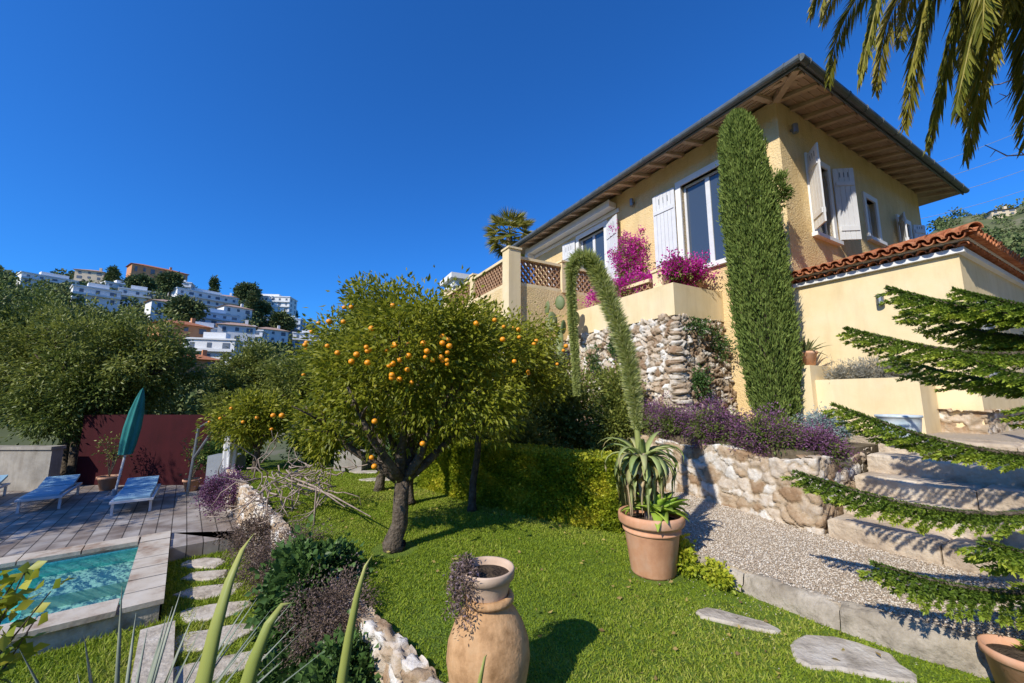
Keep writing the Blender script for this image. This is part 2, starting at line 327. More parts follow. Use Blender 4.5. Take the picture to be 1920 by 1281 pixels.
def Pq(u,w): return (NP[0]+E1[0]*u-E2[0]*w, NP[1]+E1[1]*u-E2[1]*w)   # w>0 towards lawn wall
# ---------------------------------------------------------------- terrain (polar sheet to horizon)
def terr(x,y):
    r=np.hypot(x,y); az=np.degrees(np.arctan2(x,y))
    def ss(a,b,v): t=np.clip((v-a)/(b-a),0,1); return t*t*(3-2*t)
    ridge=68+4*np.sin(az*.25)+3*np.sin(az*.9+1)+ 34*ss(25,50,az)-20*ss(-36,-24,az)*(1-ss(5,30,az))
    base=-2.2-5*ss(18,60,r)
    up=np.clip((r-90)/240,0,1)
    z=base+(ridge+6)*up+ (r>90)*(fbm(x*.03,y*.03,2)*2.5*ss(90,160,r))
    z=z-ss(340,700,r)*ridge*.8
    return z
rings=np.r_[np.linspace(0,20,12),np.linspace(24,90,14),np.linspace(95,345,70),[380,450,600,900,1500,2500,4000]]
na=240; az=np.linspace(0,2*np.pi,na,endpoint=False)
X=rings[:,None]*np.sin(az);Y=rings[:,None]*np.cos(az); Z=terr(X,Y)
V=np.stack([X,Y,Z],-1).reshape(-1,3); i=(np.arange(len(rings)-1)[:,None]*na+np.arange(na)[None]); j=(np.arange(len(rings)-1)[:,None]*na+(np.arange(na)[None]+1)%na)
T=np.stack([i.ravel(),(i+na).ravel(),(j+na).ravel(),j.ravel()],1)
M['hillground']=mat_noise('hill_ground',[(.08,.10,.04),(.13,.14,.065),(.24,.20,.15)],.08,.95,0,pos=[.3,.55,.75])
tag(trimesh('ground',V,T,np.zeros(len(V)),'hillground',smooth=True),kind='structure')
n=2000; a=np.r_[np.radians(R.uniform(-54,-18,n)),np.radians(R.uniform(36,60,500))]; rr=np.r_[R.uniform(105,345,n),R.uniform(110,350,500)]
hx=rr*np.sin(a);hy=rr*np.cos(a);hz=terr(hx,hy)
# ---------------------------------------------------------------- hillside houses
HC=[]
def hhouse(azd,r,w,d,h,col,roof='flat',rot=0,fl=2,label=None,k_=.95):
    w*=k_;d*=k_
    x=r*math.sin(math.radians(azd));y=r*math.cos(math.radians(azd));z=float(terr(np.array(x),np.array(y)))
    HC.append((x,y,w))
    mb=MB(); mb.box(-w/2,w/2,-d/2,d/2,-6,h,0)
    if roof=='flat':
        mb.box(-w/2-.4,w/2+.4,-d/2-.4,d/2+.4,h,h+.5,0)
        if w>9: mb.box(-w*.2,w*.25,-d*.2,d*.3,h+.5,h+2.6,0)
    else:
        o=.8; vs=[(-w/2-o,-d/2-o,h),(w/2+o,-d/2-o,h),(w/2+o,d/2+o,h),(-w/2-o,d/2+o,h),(-w/2+d/2,0,h+d*.2),(w/2-d/2,0,h+d*.2)]
        mb.add(vs,[(0,1,5,4),(1,2,5),(2,3,4,5),(3,0,4),(3,2,1,0)],2); mb.box(w*.2,w*.2+1,-.5,.5,h+.5,h+d*.22+1.2,0)
    fh=h/fl
    for k in range(fl):
        nw=max(3,int(w/3.6))
        for i in range(nw):
            xx=-w/2+(i+.5)*w/nw; ww=.55 if (i+k)%3 else .95
            mb.box(xx-ww,xx+ww,-d/2-.12,-d/2+.1,k*fh+fh*(.32 if i%2 else .18),k*fh+fh*.75,1)
        if roof=='flat' and k: mb.box(-w/2-.1,w/2+.1,-d/2-1.1,-d/2,k*fh-.15,k*fh+.12,0); mb.box(-w/2-.1,w/2+.1,-d/2-1.1,-d/2-1.0,k*fh+.12,k*fh+.7,0)
        for yy in (-d/4,d/4): mb.box(w/2-.1,w/2+.12,yy-.7,yy+.7,k*fh+fh*.22,k*fh+fh*.8,1)
    o=mb.build('hillside_house',[col,'win','tile' if col=='ho' else 'paletile']); o.location=(x,y,z); o.rotation_euler=(0,0,math.radians(-azd+rot))
    tag(o,label or ('white flat-roofed villa among trees on the hillside' if roof=='flat' else 'pale villa with terracotta hip roof on the hillside'),'house','houses on the hillside')
M['hw']=mat_noise('villa_white',[(.72,.72,.70),(.86,.85,.82)],.3,.9,0)
M['hy']=mat_noise('villa_ochre',[(.60,.48,.33),(.70,.58,.42)],.3,.9,0)
M['ho']=mat_noise('villa_orange',[(.55,.24,.10),(.66,.33,.17)],.3,.9,0)
M['hb']=mat_noise('villa_pale_blue',[(.5,.58,.66),(.6,.68,.76)],.3,.9,0)
for p in [(-50,300,22,9,5,'hw','flat',10,2),(-47.4,312,12,9,5,'hy','hip',-20,2),(-45.2,295,16,9,5,'hw','flat',15,2),(-42.6,316,27,12,10,'ho','hip',12,2),(-40.8,298,14,9,5,'hw','flat',-12,2),
 (-38.4,258,28,12,9,'hw','flat',20,3),(-36.6,285,15,10,6,'hw','hip',-10,2),(-37.6,222,20,10,8,'hb','flat',15,3),(-38.5,190,17,9,6,'hw','flat',5,2),(-35.4,240,13,9,6,'hw','hip',20,2),
 (-32.2,300,34,12,16,'hw','flat',-25,5),(-29.8,268,18,10,12,'hb','flat',-20,4),(-31.5,228,14,9,6,'hw','hip',12,2),(-34,200,14,9,5,'hw','flat',-14,2),(-27.5,240,14,9,7,'hw','flat',0,2),
 (-41.2,215,15,9,6,'hw','hip',14,2),(-44,250,13,9,6,'hw','flat',0,2),(-40.2,165,14,9,6,'ho','hip',20,2),(-37,155,14,8,7,'hw','flat',-20,2),(-47,230,14,9,6,'hw','flat',5,2),(-35,178,12,8,6,'hw','hip',0,2),(-39,135,12,8,5,'ho','hip',10,2),
 (52.3,300,9,6,3,'hy','hip',30,2)]:
    hhouse(*p)
hhouse(-7.2,40,3.0,3,18.0,'hw','flat',20,6,'white rendered villa roof block behind the tree tops',1)
keep=np.ones(len(hx),bool)
for x,y,w in HC:
    f=1-10/np.hypot(x,y)
    keep&=~((np.hypot(hx-x,hy-y)<w*.58)|(np.hypot(hx-x*f,hy-y*f)<w*.5))
hx,hy,hz=hx[keep],hy[keep],hz[keep]; nc=len(hx)
sz=1.3+2.2*R.random(nc)**1.7; idx=np.repeat(np.arange(nc),80); off=unit(R.normal(size=(len(idx),3)))*(R.random(len(idx))**.4)[:,None]
P=np.stack([hx[idx],hy[idx],hz[idx]+sz[idx]*.7],1)+off*sz[idx][:,None]*np.array([1.2,1.2,1.0]); ct=R.random(nc)
t=.05+.35*R.random(len(idx))+.6*ct[idx]
V,T,tt=leaves(P,off+R.normal(size=off.shape)*.6,sz[idx]*.5,sz[idx]*.35,t)
tag(trimesh('hillside_wood',V,T,tt,'hill'),'dense mixed woodland of pines and shrubs covering the hillside','woodland',kind='stuff')
def treeobj(name,label,cat,base,trunkfn,crown,mat,group=None,bark='bark',extra=None):
    e=empty(name,base,label,cat,group); mb=MB(); trunkfn(mb); mb.build('trunk',bark,e,smooth=True)
    V,T,t=join(crown); trimesh('crown',V,T,t,mat,e); return e
for azd,r,h,w in [(-37.6,318,20,2.4),(-29.2,300,17,2.2),(-35.2,300,14,2),(-33.8,250,13,1.8),(-46,300,13,2)]:
    x=r*math.sin(math.radians(azd));y=r*math.cos(math.radians(azd));z=float(terr(np.array(x),np.array(y)))
    treeobj('cypress_tree','slim dark cypress rising on the hillside','tree',(x,y,z),lambda mb:mb.tube([(x,y,z-1),(x,y,z+h*.9)],[.4,.1],6),[cloud((x,y,z+h*.25),(w,w,h*.28),60,40,1.6,.8,1.2,.4),cloud((x,y,z+h*.65),(w*.6,w*.6,h*.35),60,40,1.4,.7,.9,.4)],'hill','cypresses on the hillside')
for azd,r,h,w in [(-39.9,198,10,5),(-30.5,250,11,5),(-34.2,290,11,5),(-43.8,280,9,5),(-33,255,8,4),(-41.5,255,8,4)]:
    x=r*math.sin(math.radians(azd));y=r*math.cos(math.radians(azd));z=float(terr(np.array(x),np.array(y)))
    treeobj('pine_tree','broad dark umbrella pine on the hillside','tree',(x,y,z),lambda mb:mb.tube([(x,y,z-1),(x+.5,y,z+h*.7)],[.5,.3],6),[cloud((x,y,z+h),(w,w,h*.35),100,50,1.5,.8,1.4,.4)],'hill','pines on the hillside')
# ---------------------------------------------------------------- lawns, deck, pool, paths
wallA=[(.9,1.05),(-.1,2.05),(-.51,2.5),(-1.0,3.04),(-2.2,4.4),(-4.0,6.5),(-5.5,8.2),(-6.2,9.0)]
mb=MB(); mb.prism(wallA+[(-6.4,10.6),(9,10.8),(9,-4),(.9,-4)],-.9,0); tag(mb.build('lawn','lawn'),kind='structure')
mb=MB(); mb.prism([Pq(2.0,2.2),Pq(2.0,.0),Pq(-.0,0.0),Pq(0,-9),Pq(-6,-9),Pq(-6,4)],-1.6,-.8); tag(mb.build('lower_lawn','lawn'),kind='structure')
mb=MB(); mb.prism([Pq(2.0,0),Pq(2.0,1.3),(-4.0,6.5),(-6.1,8.9),(-6.4,10.6),(-7.4,11),(-16,11),(-16,2),Pq(2.9,-9),Pq(2.9,0)],-1.6,-.6); tag(mb.build('pool_deck','deck'),kind='structure')
pe=empty('swimming_pool',(*Pq(0,0),-.8),'turquoise swimming pool edged with pale worn stone coping','swimming pool')
def qbox(mb,u0,u1,w0,w1,z0,z1,mi=0): mb.prism([Pq(u0,w0),Pq(u1,w0),Pq(u1,w1),Pq(u0,w1)],z0,z1,mi)
mb=MB()
for k in range(7): qbox(mb,.012+k*.41,.40+k*.41,-.34,0.01,-.62+random.uniform(0,.006),-.565+random.uniform(-.004,.004))
for k in range(15): 
    qbox(mb,-.01,.33,-.35-(k+1)*.6,-.365-k*.6,-.62,-.565+random.uniform(-.003,.003)); qbox(mb,2.56,2.9,-.35-(k+1)*.6,-.365-k*.6,-.62,-.568)
mb.build('coping','coping',pe)
mb=MB(); qbox(mb,0.03,.3,-9.3,-.02,-1.6,-.625);qbox(mb,2.6,2.88,-9.3,-.02,-1.6,-.625);qbox(mb,.3,2.6,-.31,-.02,-1.6,-.625); mb.build('basin_wall','slab',pe)
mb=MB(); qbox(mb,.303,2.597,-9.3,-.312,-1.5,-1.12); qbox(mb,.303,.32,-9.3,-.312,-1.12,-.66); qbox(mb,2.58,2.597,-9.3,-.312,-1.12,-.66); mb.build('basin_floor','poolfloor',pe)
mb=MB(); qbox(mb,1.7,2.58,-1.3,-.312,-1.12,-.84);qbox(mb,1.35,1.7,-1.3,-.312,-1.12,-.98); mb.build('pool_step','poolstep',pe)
mb=MB()
a,b_,c_,d_=Pq(.32,-.312),Pq(2.58,-.312),Pq(2.58,-9.3),Pq(.32,-9.3); mb.add([(*a,-.68),(*b_,-.68),(*c_,-.68),(*d_,-.68)],[(0,1,2,3)]); mb.build('water','water',pe)
def flag(cx,cy,rx,ry,z0,z1,rot=0,n=17,seed=0,name='stepping_stone',label='flat irregular pale stepping stone set in the grass',mat='slab',group='stepping stones in the grass'):
    rnd=random.Random(seed); pl=[]
    for k in range(n):
        t=2*math.pi*k/n+rnd.uniform(-.08,.08); q=rnd.uniform(.9,1.07)*(1+.09*math.sin(3*t+seed)+.05*math.sin(5*t+seed*2)); x=rx*q*math.copysign(abs(math.cos(t))**.7,math.cos(t)); y=ry*q*math.copysign(abs(math.sin(t))**.7,math.sin(t))
        pl.append((cx+x*math.cos(rot)-y*math.sin(rot),cy+x*math.sin(rot)+y*math.cos(rot)))
    m=MB(); m.prism(pl,z0,z1,inset=.012); return tag(m.build(name,mat,loc=(cx,cy,z0)),label,'stepping stone',group)
for k,(u,w,rx,ry) in enumerate([(1.62,.42,.30,.17),(1.08,.44,.27,.15),(.5,.45,.34,.18),(-.12,.47,.34,.18),(-.72,.42,.36,.2),(-1.3,.35,.42,.18)]):
    flag(*Pq(u,w),rx,ry,-.82,-.775,math.radians(-5+k*7),seed=k+3)
for k,(x,y,rx,ry,ro) in enumerate([(1.6,3.13,.27,.08,-.5),(2.06,2.72,.30,.19,-.25),(-2.0,8.6,.4,.15,0),(-2.6,8.1,.35,.15,.2),(-3.1,8.9,.4,.14,.1)]):
    flag(x,y,rx,ry,-.02,.022,ro,seed=k+40)
mb=MB(); qbox(mb,-1.7,-.25,-.15,.12,-.85,-.72); tag(mb.build('stone_slab','slab',loc=(*Pq(-1,0),-.85)),'long worn pale stone slab lying in the grass','stone slab')
kerb=[(1.5,4.75),(1.62,4.25),(1.78,3.9),(1.99,3.58),(2.3,3.1),(2.62,2.75),(3.0,2.42),(3.5,2.1),(4.2,1.8)]
mb=MB(); mb.prism(kerb+[(5.5,1.6),(5.0,3.2),(3.3,4.6),(2.7,6.4),(2.2,6.4),(1.6,5.2)],-.05,.15); tag(mb.build('gravel_path','gravel'),kind='structure')
kk=np.array(kerb[1:]); kc=np.r_[0,np.cumsum(np.linalg.norm(np.diff(kk,axis=0),axis=1))]
ke=empty('stone_kerb',(2.0,3.5,0),'weathered stone kerb along the gravel path','kerb')
Vs=[];Ts=[];o=0; s0=0.0; kr=random.Random(4)
prof_=np.array([(.095,-.04),(.09,.04),(.075,.10),(.055,.145),(.03,.165),(0,.17),(-.04,.168),(-.065,.16),(-.075,.12)])
while s0<kc[-1]-.2:
    s1=min(kc[-1],s0+kr.uniform(.5,1.5)); ns=int((s1-s0)/.025)+2; s=np.linspace(s0+.004,s1-.004,ns); hgt=kr.uniform(-.02,.012); sh=kr.uniform(-.02,.02)
    x=np.interp(s,kc,kk[:,0]);y=np.interp(s,kc,kk[:,1]); tx=np.gradient(x);ty=np.gradient(y);l=np.hypot(tx,ty); nx,ny=ty/l,-tx/l
    flip=-1 if nx.mean()+ny.mean()>0 else 1
    nx*=flip;ny*=flip
    ed=np.clip(np.minimum(s-s0,s1-s)/.06,0,1)**.5
    pr=prof_; K=len(pr)
    nz=fbm(s[:,None]*7,np.arange(K)[None]*1.1,3)*.014+fbm(s[:,None]*29,np.arange(K)[None]*2.1,5)*.005
    off=pr[None,:,0]*(.82+.18*ed[:,None])+nz+sh; zz=np.where(pr[None,:,1]>.06,pr[None,:,1]+hgt-.025*(1-ed[:,None])+nz,pr[None,:,1]+0*nz)
    V=np.stack([x[:,None]+nx[:,None]*off,y[:,None]+ny[:,None]*off,zz],-1).reshape(-1,3)
    i=(np.arange(ns-1)[:,None]*K+np.arange(K-1)[None]).ravel(); T=np.stack([i,i+K,i+K+1,i+1],1)
    Vs.append(V);Ts.append(T+o); o+=len(V); s0=s1
V=np.concatenate(Vs);T=np.concatenate(Ts); trimesh('kerb_stone',V,T,np.zeros(len(V)),'kerb',ke,smooth=True)
def inpoly(x,y,poly):
    r=np.zeros(x.shape,bool); n=len(poly)
    for i in range(n):
        x0,y0=poly[i];x1,y1=poly[(i+1)%n]
        if y0==y1: continue
        c=((y0>y)!=(y1>y))&(x<(x1-x0)*(y-y0)/(y1-y0)+x0); r^=c
    return r
gp=kerb+[(5.0,2.2),(3.3,4.6),(2.7,6.4),(2.2,6.4),(1.6,5.2)]
x=R.uniform(1.4,4.6,120000);y=R.uniform(1.8,6.4,120000);k=inpoly(x,y,gp); x,y=x[k][:42000],y[k][:42000]
x=np.r_[x,R.normal(1.8,.35,220)];y=np.r_[y,R.normal(3.4,.5,220)]; n=len(x)
lo_=~inpoly(x,y,gp)
sz=np.where(lo_,.005,.0045+.0075*R.random(n)**2.2)
oc=np.array([[1,0,0],[-1,0,0],[0,1,0],[0,-1,0],[0,0,.7],[0,0,-.5]]); of=np.array([[0,2,4],[2,1,4],[1,3,4],[3,0,4],[2,0,5],[1,2,5],[3,1,5],[0,3,5]])
an=R.random(n)*6.28; ca,sa=np.cos(an),np.sin(an); q=oc[None]*sz[:,None,None]*(.7+.6*R.random((n,6,1)))
zb=np.where(lo_,.004,.153)[:,None]
V=np.stack([q[...,0]*ca[:,None]-q[...,1]*sa[:,None]+x[:,None],q[...,0]*sa[:,None]+q[...,1]*ca[:,None]+y[:,None],q[...,2]+zb+R.random((n,1))*.004],-1).reshape(-1,3)
T=(of[None]+np.arange(n)[:,None,None]*6).reshape(-1,3)
tag(trimesh('gravel',V,T,np.repeat(R.random(n),6),'pebble'),'loose pale beige and pink gravel on the path','gravel',kind='stuff')
def grass(name,poly,z,n,bb,label,hmax=.05,near=1.3,excl=[]):
    x0,x1,y0,y1=bb; m=n*4
    yy=y0+(y1-y0)*R.random(m)**near; xx=R.uniform(x0,x1,m); k=inpoly(xx,yy,poly)
    for ex in excl: k&=~inpoly(xx,yy,ex)
    k&=R.random(m)<np.clip(1.15+.6*fbm(xx*1.1,yy*1.3,9),.25,1)
    xx,yy=xx[k][:n],yy[k][:n]; m=len(xx)
    pat=.5+.5*fbm(xx*1.6,yy*1.6,3); dist=np.hypot(xx,yy)
    h=(.4+.6*R.random(m)**1.5)*hmax*(.7+.5*np.clip(pat,0,1)); w=.0025+.0009*dist
    a=R.random(m)*6.28; le=R.normal(size=(m,2))*.6*h[:,None]
    dx,dy=np.cos(a)*w,np.sin(a)*w
    V=np.empty((m,3,3)); V[:,0]=np.stack([xx-dx,yy-dy,np.full(m,z)],1);V[:,1]=np.stack([xx+dx,yy+dy,np.full(m,z)],1);V[:,2]=np.stack([xx+le[:,0],yy+le[:,1],z+h],1)
    T=np.arange(m*3).reshape(-1,3)
    tt=.1+.5*R.random(m)+.3*np.clip(pat,-.3,1)+.35*(R.random(m)>.95)+.22*np.clip(fbm(xx*.9,yy*1.1,6),0,1)
    tag(trimesh(name,V.reshape(-1,3),T,np.repeat(np.clip(tt,0,1),3),'grass'),label,'grass',kind='stuff')
lawnpoly=[(-.3,2.3),(-.95,3.1),(-2.1,4.45),(-3.9,6.55),(-5.4,8.25),(-6,9),(-5,10),(0,10),(1.4,6.5)]+[(a-.08,b-.05) for a,b in kerb]+[(4.2,1.2),(.8,1.2)]
circ=lambda cx,cy,r,n=10,e=1:[(cx+r*math.cos(6.283*k/n),cy+r*e*math.sin(6.283*k/n)) for k in range(n)]
grass('lawn_grass',lawnpoly,0,230000,(-6,4,1.3,10),'short mown green garden grass',.027,1.3,[circ(1.6,3.13,.17,e=.6),circ(2.06,2.72,.25,e=.6),circ(-1.25,4.51,.25),circ(1.31,3.92,.24)])
lp=[Pq(2.0,1.05),Pq(2.0,.02),Pq(0,.02),Pq(0,-5),Pq(-3.5,-5),Pq(-3.5,1.05)]
grass('lower_lawn_grass',lp,-.8,60000,(-8,0,1,8),'longer green grass beside the pool',.06,1,[circ(*Pq(u,w),.22) for u,w in [(1.62,.42),(1.08,.44),(.5,.45),(-.12,.47),(-.72,.42),(-1.3,.35)]]+[[Pq(-1.7,-.15),Pq(-.25,-.15),Pq(-.25,.12),Pq(-1.7,.12)]])
n=300; x=R.uniform(-4,3.5,n*3);y=R.uniform(2.3,8.5,n*3);k=inpoly(x,y,lawnpoly); x,y=x[k][:n],y[k][:n]; n=len(x)
V,T,t=leaves(np.stack([x,y,.02+.02*R.random(n)],1),np.concatenate([R.normal(size=(n,2)),R.normal(size=(n,1))*.2],1),.05*(.5+.6*R.random(n)),.024,R.random(n))
M['fallen']=mat_leaf('fallen_leaf',[(.16,.10,.04),(.34,.24,.08),(.45,.38,.10)],.1,.7)
tag(trimesh('fallen_leaves',V,T,t,'fallen'),'scattered dry fallen leaves on the lawn','leaves',kind='stuff')
def stonewall(name,label,base,**k):
    o=stone_sheet(name,loc=base,**k); tag(o,label,'wall'); return o
stonewall('retaining_wall','low dry rubble retaining wall with irregular pale capstones beside the lawn',(-2.2,4.4,-.85),pts=wallA,z0=-.85,ztop=lambda s:.04+.015*np.sin(s*60),cell=.09,depth=.04,mat='stone2',out=-1,res=.016,capw=.1,seed=3,gap=.16)
stonewall('garden_wall','mortared wall of large pale rubble stones below purple flowers',(2.93,5.24,0),pts=[(4.9,5.52),(3.3,4.5),(2.65,6.36),(1.0,9.6),(.6,11)],z0=-.05,ztop=lambda s:.9+.04*np.sin(s*40),cell=.145,depth=.04,mat='stone2',out=-1,res=.02,capw=.2,seed=8,gap=.16)
mb=MB(); mb.prism([(3.4,4.62),(2.75,6.4),(1.1,9.6),(-1.0,14),(6,15),(13,8),(11,2),(7.2,1.6),(4.9,5.45)],-.5,.98); tag(mb.build('flower_bed','ground'),kind='structure')
mb=MB(); mb.prism([(4.75,5.75),(4.88,5.5),(6.75,2.2),(11,3),(11,7),(5.9,7.6),(4.9,7.2)],.5,1.12); tag(mb.build('landing','gravel'),kind='structure')
dR=(cR,sR); dL=(-sR,cR)
se=empty('garden_stairs',(3.28,4.55,.1),'broad worn stone garden stairs climbing to the house','stairs')
rs=random.Random(3)
for k in range(5):
    ox,oy=3.32+dR[0]*.37*k,4.42+dR[1]*.37*k; zt=.15+.195*(k+1); mb=MB(); yy=.0
    while yy<3.4:
        w=rs.uniform(.7,1.3); nn_=7; e0=[];jz=rs.uniform(-.012,.012)
        for q in range(nn_+1):
            f=yy+(w-.008)*q/nn_; j=rs.uniform(-.02,.02)+(.015 if q in (0,nn_) else 0); e0.append((ox-dL[0]*f+dR[0]*j,oy-dL[1]*f+dR[1]*j))
        f0,f1=yy+w-.008,yy
        mb.prism(e0+[(ox-dL[0]*f0+dR[0]*.48,oy-dL[1]*f0+dR[1]*.48),(ox-dL[0]*f1+dR[0]*.48,oy-dL[1]*f1+dR[1]*.48)],.1,zt+jz,inset=.028); yy+=w
    mb.build('step','step',se)
# ---------------------------------------------------------------- house
H=empty('villa',(C[0],C[1],0),'yellow stucco villa with wide rafter eaves, white shutters and terraces','house',rz=ANG)
def wallgrid(mb,axis,c0,th,a0,a1,z0,z1,ops):
    A=sorted(set([a0,a1]+[o[0] for o in ops]+[o[1] for o in ops])); Zs=sorted(set([z0,z1]+[o[2] for o in ops]+[o[3] for o in ops]))
    for i in range(len(A)-1):
        for j in range(len(Zs)-1):
            ca,cz=(A[i]+A[i+1])/2,(Zs[j]+Zs[j+1])/2
            if any(o[0]<ca<o[1] and o[2]<cz<o[3] for o in ops): continue
            if axis=='y': mb.box(c0,c0+th,A[i],A[i+1],Zs[j],Zs[j+1])
            else: mb.box(A[i],A[i+1],c0,c0+th,Zs[j],Zs[j+1])
frontops=[(1.0,2.25,4.55,6.72),(4.95,6.15,4.45,6.75),(7.1,7.8,5.0,6.1)]
sideops=[(1.05,1.85,4.9,6.5),(3.7,4.25,5.35,6.35),(5.7,6.4,5.4,6.25)]
SX=7.5; WT=7.47
mb=MB(); wallgrid(mb,'y',0,.25,0,8.8,.9,WT,frontops); wallgrid(mb,'x',0,.25,.25,SX,2.5,WT,sideops)
mb.box(SX-.25,SX,.25,8.8,2.5,WT); mb.box(.25,SX-.25,8.55,8.8,2.5,WT)
mb.build('wall','stucco',H,True)
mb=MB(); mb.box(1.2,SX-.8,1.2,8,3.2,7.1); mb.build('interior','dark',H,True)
o=.75; x0,x1,y0,y1=-o,SX+o,-o,8.8+o; ze=7.28; sl=math.tan(math.radians(15)); hh=(x1-x0)/2; rise=hh*sl
mb=MB(); T0=.13
def hip(z): return [(x0,y0,z),(x1,y0,z),(x1,y1,z),(x0,y1,z),((x0+x1)/2,y0+hh,z+rise),((x0+x1)/2,y1-hh,z+rise)]
lo=hip(ze+.05); up=hip(ze+.05+T0)
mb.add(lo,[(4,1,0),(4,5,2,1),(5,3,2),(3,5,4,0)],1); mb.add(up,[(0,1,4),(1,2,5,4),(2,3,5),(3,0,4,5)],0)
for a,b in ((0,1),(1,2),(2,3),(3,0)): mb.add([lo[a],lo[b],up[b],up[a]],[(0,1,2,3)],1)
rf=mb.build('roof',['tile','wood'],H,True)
mb=MB()
def rafter(p,q,w=.05,h=.09):
    p=Vector(p);q=Vector(q);d=(q-p).normalized();s=d.cross(Vector((0,0,1))).normalized()*w
    up_=Vector((0,0,h)); vs=[p-s-up_*.6,p+s-up_*.6,q+s-up_,q-s-up_,p-s,p+s,q+s,q-s]
    mb.add(vs,[(0,3,2,1),(4,5,6,7),(0,1,5,4),(1,2,6,5),(2,3,7,6),(3,0,4,7)])
zi=ze+.045
yy=-.45
while yy<9.3: rafter((x0+.06,yy,zi+.06*sl),(.02,yy,zi+sl*o)); yy+=.52
xx=-.45
while xx<x1-.3: rafter((xx,y0+.06,zi+.06*sl),(xx,.02,zi+sl*o)); xx+=.52
rafter((x0+.08,y0+.08,zi+.08*sl),(.05,.05,zi+sl*o),.06,.12)
for k in range(1,5):
    d=o*k/5; mb.box(x0+d-.006,x0+d+.006,y0+d,y1,zi+d*sl-.016,zi+d*sl-.002); mb.box(x0+d,x1,y0+d-.006,y0+d+.006,zi+d*sl-.016,zi+d*sl-.002)
mb.build('rafter_tails','woodl',rf,True)
mb=MB()
for a,b in (((x0-.05,y0-.05),(x0-.05,y1)),((x0-.05,y0-.05),(x1,y0-.05))):
    mb.tube([(*a,ze+.09),(*b,ze+.09)],.07,12)
    d=(b[0]-a[0],b[1]-a[1]); n=int(math.hypot(*d)/.8)
    for k in range(n+1):
        f=(k+.3)/(n+1); px,py=a[0]+d[0]*f,a[1]+d[1]*f; mb.tube([(px-.012*(d[0]>1),py-.012*(d[1]>1),ze+.09),(px+.012*(d[0]>1),py+.012*(d[1]>1),ze+.09)],.08,12)
mb.box(x0-.0,x0+.03,y0,y1,ze+.0,ze+.17); mb.box(x0,x1,y0,y0+.03,ze+.0,ze+.17)
mb.build('gutter','grey',rf,True,smooth=False)
def window_y(y0,y1,z0,z1,muls=2):
    f=MB(); t=.14
    for a in ((y0-t,y0,z0-.02,z1+t),(y1,y1+t,z0-.02,z1+t),(y0,y1,z1,z1+t)): f.box(-.035,.12,a[0],a[1],a[2],a[3])
    f.box(-.09,.14,y0-t-.04,y1+t+.04,z0-.09,z0-.02)
    o=f.build('window','white',H,True)
    f=MB(); s=.055; n=muls; w=(y1-y0)/n
    for k in range(n):
        a,b=y0+k*w,y0+(k+1)*w
        f.box(.1,.15,a,a+s,z0,z1);f.box(.1,.15,b-s,b,z0,z1);f.box(.1,.15,a+s,b-s,z0,z0+s*1.5);f.box(.1,.15,a+s,b-s,z1-s,z1)
    f.build('frame','shutter',o,True)
    f=MB(); f.box(.12,.13,y0+s,y1-s,z0+s,z1-s); f.build('pane','glass',o,True)
    f=MB(); n=14
    for sidey in (y0,y1-.3*(y1-y0)):
        L_=.3*(y1-y0); vs=[(.2+.02*math.sin(i*1.9),sidey+L_*i/n,z) for i in range(n+1) for z in (z0+.05,z1-.05)]
        f.add(vs,[(2*i,2*i+2,2*i+3,2*i+1) for i in range(n)])
    f.build('curtain','curtain',o,True)
def window_x(a0,a1,z0,z1,muls=2,t=.12):
    f=MB()
    for a in ((a0-t,a0,z0-.02,z1+t),(a1,a1+t,z0-.02,z1+t),(a0,a1,z1,z1+t)): f.box(a[0],a[1],-.035,.12,a[2],a[3])
    f.box(a0-t-.04,a1+t+.04,-.1,.14,z0-.1,z0-.02)
    o=f.build('window','white',H,True)
    f=MB(); s=.05; w=(a1-a0)/muls
    for k in range(muls):
        a,b=a0+k*w,a0+(k+1)*w
        f.box(a,a+s,.1,.15,z0,z1);f.box(b-s,b,.1,.15,z0,z1);f.box(a+s,b-s,.1,.15,z0,z0+s*1.5);f.box(a+s,b-s,.1,.15,z1-s,z1)
    f.build('frame','shutter',o,True)
    f=MB(); f.box(a0+s,a1-s,.12,.13,z0+s,z1-s); f.build('pane','glass',o,True)
for y0_,y1_,z0_,z1_ in frontops: window_y(y0_,y1_,z0_,z1_,2 if y1_-y0_>1 else 1)
for a in sideops: window_x(*a,muls=2 if a[1]-a[0]>.6 else 1)
def shutter(hx_,hy_,w,z0,z1,ang):
    f=MB(); n=max(3,round(w/.11)); c,s=math.cos(ang),math.sin(ang)
    def bx(a,b,t0,t1,za,zb,mi=0): f.prism([(hx_+a*c-t0*s,hy_+a*s+t0*c),(hx_+b*c-t0*s,hy_+b*s+t0*c),(hx_+b*c-t1*s,hy_+b*s+t1*c),(hx_+a*c-t1*s,hy_+a*s+t1*c)],za,zb,mi)
    for k in range(n): bx(k*w/n+.004,(k+1)*w/n-.004,-.015,.015,z0,z1)
    h=z1-z0
    for sg in (-1,1):
        a,b=(-.035,-.0155) if sg<0 else (.0155,.035)
        for zz in (z0+h*.15,z0+h*.78): bx(.03,w-.03,a,b,zz-.05,zz+.05)
        for q in (.3,.5,.7): bx(w*q-.008,w*q+.008,a*1.0 if sg>0 else -.019,b if sg<0 else .019,z1-h*.13,z1-h*.06,1)
    f.build('shutter',['shutter','grey'],H,True)
pi=math.pi
shutter(-.06,2.4,.63,4.62,6.75,pi/2+.06); shutter(-.06,.86,.63,4.62,6.75,-pi/2-.05)
shutter(-.06,4.8,.6,4.5,6.78,-pi/2-.25); shutter(-.06,6.3,.6,4.5,6.78,pi/2+.1)
shutter(.92,-.06,.42,4.92,6.54,-2.35); shutter(1.98,-.06,.42,4.92,6.54,-.6)
